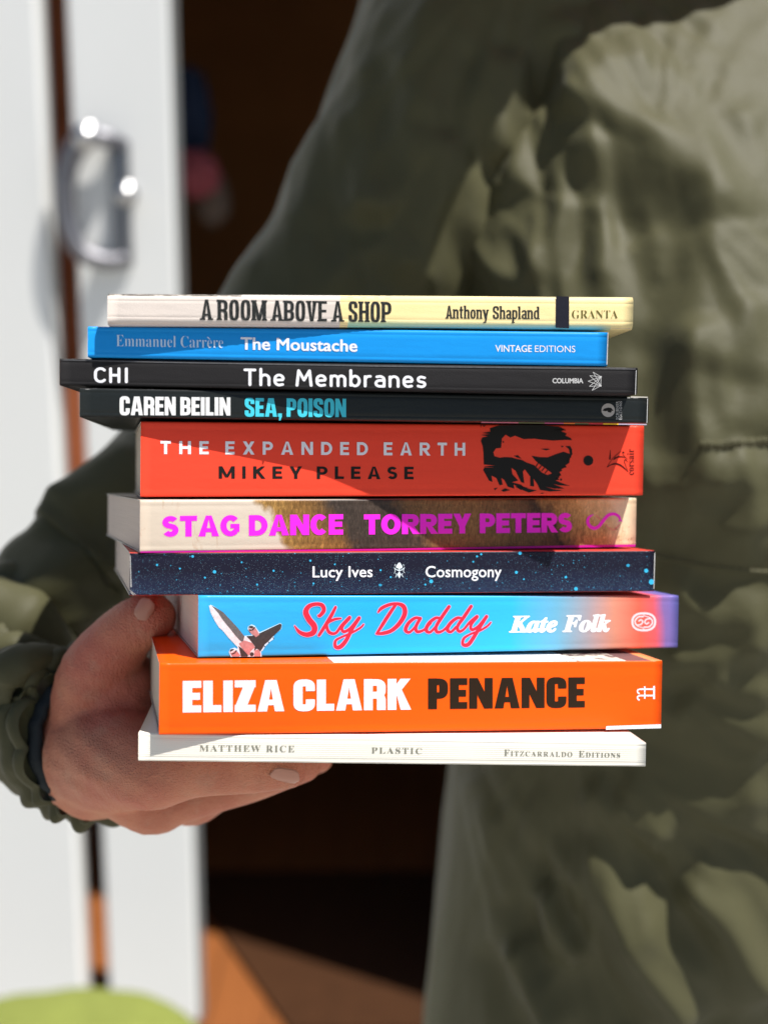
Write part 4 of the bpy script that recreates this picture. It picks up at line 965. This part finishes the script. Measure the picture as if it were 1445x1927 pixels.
# torso: keyed cross sections (z, centre x, centre y, half width, half depth)
TOR = [(-.60, .235, .800, .215, .150), (-.45, .235, .795, .205, .145), (-.30, .235, .785, .195, .140), (-.16, .235, .768, .190, .136), (-.04, .232, .772, .188, .134), (.06, .228, .80, .190, .132),
       (.16, .226, .842, .188, .125), (.22, .226, .86, .165, .110), (.27, .226, .86, .11, .085), (.32, .226, .85, .075, .07)]
TORS = cat(TOR, 8)
def torso(u, v):
    k = v*(len(TORS)-1); i = min(int(k), len(TORS)-2); t = k-i
    z, cx, cy, a, d = [TORS[i][q]*(1-t)+TORS[i+1][q]*t for q in range(5)]
    th = 2*PI*u; c, s = math.cos(th), math.sin(th); cy += .27*(z+.09) if z > -.09 else -.07*(z+.09); cx += .001*min(1, max(0, (.05-z)/.2)); a -= .006
    return (cx+a*math.copysign(abs(c)**.85, c), cy+d*math.copysign(abs(s)**.85, s), z)
jacket = cloth_grid('jacket_body', torso, 620, 480, .0018)
ARM = [(1010, -60, .93, .100), (940, 80, .89, .100), (830, 330, .85, .091), (690, 560, .82, .081), (500, 800, .785, .071), (330, 1010, .76, .065), (160, 1180, .74, .061), (40, 1285, .70, .058), (30, 1345, .645, .054), (90, 1372, .59, .0485), (155, 1382, .555, .0425), (182, 1386, .541, .0385), (192, 1387, .536, .0352)]
AP = cat([(*at(p[0], p[1], p[2]), p[3]) for p in ARM], 10)
APv = [Vector(p[:3]) for p in AP]
frames = []
prev = Vector((0, 1, 0))
for i in range(len(APv)):
    d = (APv[min(i+1, len(APv)-1)]-APv[max(i-1, 0)]).normalized(); s_ = (prev-d*prev.dot(d)).normalized(); prev = s_; frames.append((d, s_, d.cross(s_)))
def arm(u, v):
    k = v*(len(AP)-1); i = min(int(k), len(AP)-2); t = k-i
    p = APv[i].lerp(APv[i+1], t); r = AP[i][3]*(1-t)+AP[i+1][3]*t
    a, b_ = frames[i][1].lerp(frames[i+1][1], t), frames[i][2].lerp(frames[i+1][2], t); th = 2*PI*u
    r += .0035*math.sin(v*95+1.5*math.sin(th*2))*(1 if v > .45 else .3)*min(1, (1-v)*9)
    if v > .80: r += .0030*math.sin(th*15+2*math.sin(th*3))*min(1, (v-.80)*8)*(.4+.6*abs(math.sin(th*2+1)))
    q = p+a*(r*math.cos(th))+b_*(r*math.sin(th))
    wgt = min(1, max(0, (v-.26)/.2))*min(1, max(0, (.90-v)/.15)); q.y += 1.25*wgt*(p.z-q.z)      # the cloth hangs back under the arm
    return (q.x, q.y, q.z)
sleeve = cloth_grid('jacket_sleeve', arm, 300, 420, .0022)
# cuff: dark elastic band gathered inside the sleeve end
def ring(name, cen, axis, R, rt, mat, n=96, m_=14, wob=.0, sq=1.0, parent=None):
    d = axis.normalized(); s_ = d.orthogonal().normalized(); b_ = d.cross(s_); V = []; Fc = []
    for i in range(n):
        th = 2*PI*i/n; e = s_*math.cos(th)+b_*math.sin(th); w_ = wob*math.sin(th*19+math.sin(th*5)*2)
        for j in range(m_):
            ph = 2*PI*j/m_; V.append(cen+e*(R+w_+rt*math.cos(ph))+d*(rt*sq*math.sin(ph)))
    for i in range(n):
        for j in range(m_): Fc.append((i*m_+j, i*m_+(j+1) % m_, ((i+1) % n)*m_+(j+1) % m_, ((i+1) % n)*m_+j))
    o = pmesh(name, V, Fc, mat); return o
ax = frames[-1][0]
cuff = ring('cuff', APv[-1]+ax*.0015, ax, .0325, .0030, plain('dark_elastic', (.018, .022, .024), .7, bmp=.0004, bs=500), wob=.0005, sq=2.2)
# stitched seams: rows of short thread stitches lying on the cloth
from mathutils.bvhtree import BVHTree
def bvh(o):
    return BVHTree.FromPolygons([o.matrix_world @ v.co if False else (person.matrix_world @ v.co) for v in o.data.vertices], [tuple(p.vertices) for p in o.data.polygons])
tree = bvh(jacket); thread = plain('thread', (.30, .27, .18), .7)
def on_cloth(px, py):
    r = ray(px, py).normalized(); h = tree.ray_cast(Vector((0, 0, 0)), r); return h
def seam(name, pts, rad, mat, dash=None, off=.0008, wob=0.0):
    pp = smooth_path(pts, 30); V = []; Fc = []
    P = []
    for i, (x, y) in enumerate(pp):
        h = on_cloth(x, y)
        P.append((h[0]+h[1]*off*(1 if h[1].dot(ray(x, y)) < 0 else -1), h[1]) if h[0] else None)
    seg = []
    cur = []
    for i, p in enumerate(P):
        if p is None or (dash and (i % (dash+2)) >= dash):
            if len(cur) > 1: seg.append(cur)
            cur = []
        else: cur.append(p[0])
    if len(cur) > 1: seg.append(cur)
    for s_ in seg:
        n0 = len(V)
        for k, p in enumerate(s_):
            d = (s_[min(k+1, len(s_)-1)]-s_[max(k-1, 0)]).normalized(); a = d.orthogonal().normalized(); b_ = d.cross(a)
            rr = rad*(1+wob*math.sin(k*1.7)+wob*.6*math.sin(k*.61)) * (.5 if dash and k in (0, len(s_)-1) else 1)
            for j in range(8): V.append(p+a*(rr*math.cos(PI*j/4))+b_*(rr*math.sin(PI*j/4)))
        for k in range(len(s_)-1):
            for j in range(8): Fc.append((n0+k*8+j, n0+k*8+(j+1) % 8, n0+(k+1)*8+(j+1) % 8, n0+(k+1)*8+j))
    if V:
        Mi2 = person.matrix_world.inverted(); return mesh(name, [Mi2 @ v for v in V], Fc, mat, jacket, True)
seam('gathered_seam', [(1318, 836), (1360, 838), (1400, 834), (1460, 826)], .0016, m_jk, off=.0004, wob=.35)
seam('seam_stitching', [(1320, 829), (1360, 831), (1400, 827), (1460, 819)], .0004, thread, 2, .0016)
seam('seam_stitching', [(1320, 843), (1360, 845), (1400, 841), (1460, 833)], .0004, thread, 2, .0016)
seam('waist_seam', [(1225, 1046), (1290, 1058), (1370, 1070), (1460, 1078)], .0011, m_jk, off=.0002, wob=.1)
seam('seam_stitching', [(1225, 1041), (1290, 1053), (1370, 1065), (1460, 1073)], .00035, thread, 2, .0012)

# ------------------------------------------------------------------ setting
GZ = -1.52
white = plain('white_upvc', (.74, .75, .74), .35, var=.02, vs=4)
def box(x0, x1, y0, y1, z0, z1, bev=.0):
    bm = bmesh.new(); bmesh.ops.create_cube(bm, size=1)
    for v in bm.verts: v.co = Vector(((x0+x1)/2+v.co.x*(x1-x0), (y0+y1)/2+v.co.y*(y1-y0), (z0+z1)/2+v.co.z*(z1-z0)))
    if bev: bmesh.ops.bevel(bm, geom=bm.edges[:], offset=bev, segments=3, affect='EDGES', profile=.5)
    vs = [v.co.copy() for v in bm.verts]; fs = [tuple(v.index for v in f.verts) for f in bm.faces]; bm.free(); return vs, fs
def obox(name, dims, mat, parent=None, bev=0):
    v, f = box(*dims, bev); return mesh(name, v, f, mat, parent)
pm = plain('pale_paving', (.34, .33, .31), .85, var=.15, vs=3, bmp=.002, bs=40)
tag(mesh('paving', [(-30, -30, GZ), (30, -30, GZ), (30, 2.28, GZ), (-30, 2.28, GZ)], [(0, 1, 2, 3)], pm), kind='structure')
DY = 2.30
def floor_mat():
    m, nt, b_ = node_mat('orange_floorboards'); co, xyz = coords(nt)
    g = noise_(nt, co, 1, 5, .6, (60, 4, 1)); bd = math_(nt, 'FRACT', math_(nt, 'MULTIPLY', xyz[0], 8))
    c = mixc(nt, g, (.17, .055, .016), (.28, .10, .03)); c = mixc(nt, math_(nt, 'LESS_THAN', bd, .03), c, (.05, .02, .01))
    nt.links.new(c, b_.inputs['Base Color']); b_.inputs['Roughness'].default_value = .4; return m
fm = floor_mat()
def floor_pt(px, py, z):
    r = ray(px, py); return r*(z/r.z)
XL = lambda px, Y=DY: at(px, 963, Y).x
tag(mesh('room_floor', [(-4, 2.285, GZ+.02), (4, 2.285, GZ+.02), (4, 6, GZ+.02), (-4, 6, GZ+.02)], [(0, 1, 2, 3)], fm), kind='structure')
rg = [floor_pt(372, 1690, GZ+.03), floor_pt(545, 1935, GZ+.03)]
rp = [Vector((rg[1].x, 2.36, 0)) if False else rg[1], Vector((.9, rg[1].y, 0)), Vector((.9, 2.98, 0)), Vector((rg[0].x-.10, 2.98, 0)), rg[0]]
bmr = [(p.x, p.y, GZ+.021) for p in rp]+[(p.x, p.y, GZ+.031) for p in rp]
tag(mesh('shade_sheet', bmr, [(4, 3, 2, 1, 0), (5, 6, 7, 8, 9)]+[(i, (i+1) % 5, 5+(i+1) % 5, 5+i) for i in range(5)], plain('dark_brown_sheet', (.045, .018, .007), .95, var=.4, vs=40, bmp=.002, bs=150)), 'dark brown sheet added on the orange floor inside the doorway to narrow its sunlit wedge', 'shade_sheet')  # dark sheet added so the sunlit wedge of floor looks narrower
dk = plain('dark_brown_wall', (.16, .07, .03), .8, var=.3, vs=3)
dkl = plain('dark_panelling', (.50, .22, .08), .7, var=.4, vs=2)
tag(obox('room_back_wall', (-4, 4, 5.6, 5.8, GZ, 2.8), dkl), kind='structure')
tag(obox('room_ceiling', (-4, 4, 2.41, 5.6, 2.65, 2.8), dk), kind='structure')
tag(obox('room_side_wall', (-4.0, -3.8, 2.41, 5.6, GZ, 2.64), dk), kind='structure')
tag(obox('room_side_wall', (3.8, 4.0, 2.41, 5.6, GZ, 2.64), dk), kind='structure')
wallm = plain('white_render', (.70, .70, .69), .8, var=.04, vs=6, bmp=.002, bs=60)
fr_l, fr_r = XL(-260), XL(119)
tag(obox('house_wall', (.26, 4, 2.29, 2.40, GZ, 2.8), wallm), 'white rendered house wall behind the person right of the dark doorway', 'wall')
tag(obox('house_wall', (-4, fr_l-.003, 2.29, 2.40, GZ, 2.8), wallm), 'white rendered house wall at the far left beyond the door frame', 'wall')
tag(obox('house_wall', (fr_l, .257, 2.29, 2.40, .95, 2.8), wallm), 'white wall over the doorway opening', 'wall')
fr = empty('door_frame', Matrix.Translation(((fr_l+fr_r)/2, DY, GZ))); tag(fr, 'broad white upright of the door frame at the left edge', 'door frame')
def sub(o, name, dims, mat, bev=0, parent=None):
    M = o.matrix_world.translation; x = obox(name, (dims[0]-M.x, dims[1]-M.x, dims[2]-M.y, dims[3]-M.y, dims[4]-M.z, dims[5]-M.z), mat, parent or o, bev); return x
sub(fr, 'frame_post', (XL(-75), fr_r, DY-.02, DY+.06, GZ, .94), white, .006)
sub(fr, 'frame_panel', (fr_l, XL(-75)-.002, DY, DY+.05, GZ, .94), white, .002)
dl, dr = XL(166), XL(346)
door = empty('door', Matrix.Translation(((dl+dr)/2, DY, GZ))); tag(door, 'white door leaf standing ajar with a chrome lever handle', 'door')
sub(door, 'door_stile', (dl, dr, DY, DY+.075, GZ+.03, .93), white, .008)
sub(door, 'edge_seal', (dr+.001, dr+.006, DY+.004, DY+.05, GZ+.03, .93), plain('grey_rubber', (.20, .21, .21), .6))
chrome = plain('chrome', (.5, .5, .51), .3, 1.0); dchr = plain('dark_chrome', (.22, .22, .24), .3, 1.0)
def cyl(name, a, b_, r, mat, parent, r2=None):
    bm = bmesh.new(); d = b_-a; bmesh.ops.create_cone(bm, cap_ends=True, segments=32, radius1=r, radius2=r2 or r, depth=d.length)
    bmesh.ops.bevel(bm, geom=[e for e in bm.edges if e.is_boundary or len(e.link_faces) == 2 and e.calc_face_angle(0) > 1.0], offset=r*.25, segments=3, affect='EDGES')
    M = parent.matrix_world.inverted() @ Matrix.Translation((a+b_)/2) @ d.to_track_quat('Z', 'Y').to_matrix().to_4x4(); bmesh.ops.transform(bm, matrix=M, verts=bm.verts[:])
    vs = [v.co.copy() for v in bm.verts]; fs = [tuple(v.index for v in f.verts) for f in bm.faces]; bm.free(); return mesh(name, vs, fs, mat, parent, True)
hd = empty('h', Matrix.Translation(at(190, 370, DY))); bpy.data.objects.remove(hd)
def tube(name, rows, mat, parent, m_=16):
    P = cat([(*at(r[0], r[1], r[2]), r[3]) for r in rows], 8); V = []; Fc = []; pv = Vector((0, 1, 0)); Mi_ = parent.matrix_world.inverted()
    for i, p in enumerate(P):
        d = (Vector(P[min(i+1, len(P)-1)][:3])-Vector(P[max(i-1, 0)][:3])).normalized(); s_ = (pv-d*pv.dot(d)).normalized(); pv = s_; t_ = d.cross(s_)
        for j in range(m_): V.append(Mi_ @ (Vector(p[:3])+s_*(p[3]*math.cos(2*PI*j/m_))+t_*(p[3]*math.sin(2*PI*j/m_))))
    for i in range(len(P)-1):
        for j in range(m_): Fc.append((i*m_+j, i*m_+(j+1) % m_, (i+1)*m_+(j+1) % m_, (i+1)*m_+j))
    Fc += [tuple(range(m_))[::-1], tuple((len(P)-1)*m_+j for j in range(m_))]
    return mesh(name, V, Fc, mat, parent, True)
A = at(228, 262, DY-.012); Bq = at(240, 500, DY-.012)
pl = sub(door, 'handle_plate', (at(212, 380, DY).x, at(248, 380, DY).x, DY-.014, DY+.001, Bq.z, A.z), dchr, .004)
h1 = at(232, 365, DY-.014)
greym = plain('brushed_grey_metal', (.20, .20, .22), .5, 1.0)
tube('handle_grip', [(232, 276, DY, .014), (205, 262, DY-.03, .015), (160, 262, DY-.04, .020), (128, 315, DY-.04, .019), (124, 400, DY-.04, .018), (150, 470, DY-.04, .017), (200, 492, DY-.03, .015), (236, 488, DY, .014)], greym, door)
cyl('lock_knob', at(238, 365, DY), at(238, 365, DY-.05), .020, chrome, door)
cyl('grip_cap', at(163, 258, DY-.05), at(163, 258, DY-.07), .024, chrome, door)
# inner brown jamb seen through the gap
tag(obox('inner_jamb', (XL(95, 2.6), XL(200, 2.6), 2.56, 2.62, -.95, 2.3), plain('red_brown_wood', (.50, .16, .07), .6, var=.4, vs=9)), 'red-brown wooden post seen through the gap beside the white door', 'post')
# lime cushion low at the left, pink and navy shapes hanging in the dark room
def blob_obj(name, c, rx, ry, rz, mat, amp=.06, fr_=3, seed=0):
    bm = bmesh.new(); bmesh.ops.create_uvsphere(bm, u_segments=48, v_segments=32, radius=1)
    for v in bm.verts:
        n = 1+amp*noise.noise(v.co*fr_+Vector((seed, 0, 0))); v.co = Vector((v.co.x*rx*n, v.co.y*ry*n, v.co.z*rz*n))
    vs = [v.co.copy() for v in bm.verts]; fs = [tuple(v.index for v in f.verts) for f in bm.faces]; bm.free()
    o = mesh(name, vs, fs, mat, None, True); o.location = c; return o
cu = at(100, 2018, 1.60)
tag(blob_obj('cushion', cu, .215, .20, .055, plain('lime_cloth', (.19, .22, .05), .8, var=.2, vs=30, bmp=.001), .13, 2), 'lime green rounded cushion low at the bottom left corner', 'cushion')
cs = at(100, 2018, 1.60); cs.z -= .075
seat = empty('garden_stool', Matrix.Translation((cs.x, cs.y, GZ))); tag(seat, 'plain stool under the lime green cushion', 'stool')
wd = plain('stool_wood', (.25, .12, .05), .6)
sub(seat, 'seat', (cs.x-.11, cs.x+.11, cs.y-.11, cs.y+.11, cs.z-.03, cs.z-.001), wd, .005)
for sx in (-1, 1):
    for sy in (-1, 1): sub(seat, 'leg', (cs.x+sx*.09-.012, cs.x+sx*.09+.012, cs.y+sy*.09-.012, cs.y+sy*.09+.012, GZ, cs.z-.031), wd, .003)
tag(blob_obj('pink_bundle', at(368, 328, 3.0), .058, .04, .055, plain('pink_cloth', (.42, .10, .12), .7), .2, 3), 'small pink bundle hanging inside the dark room beside the door', 'bundle')
tag(blob_obj('pale_bundle', at(398, 374, 3.1), .045, .04, .065, plain('dusty_brown_cloth', (.20, .15, .12), .8), .2, 3), 'small dusty brown bundle under the pink one in the dark room', 'bundle')
tag(blob_obj('navy_cloth', at(352, 215, 3.1), .060, .04, .11, plain('navy_cloth', (.03, .045, .09), .8), .2, 3), 'navy cloth hanging above the pink bundle in the dark room', 'cloth')
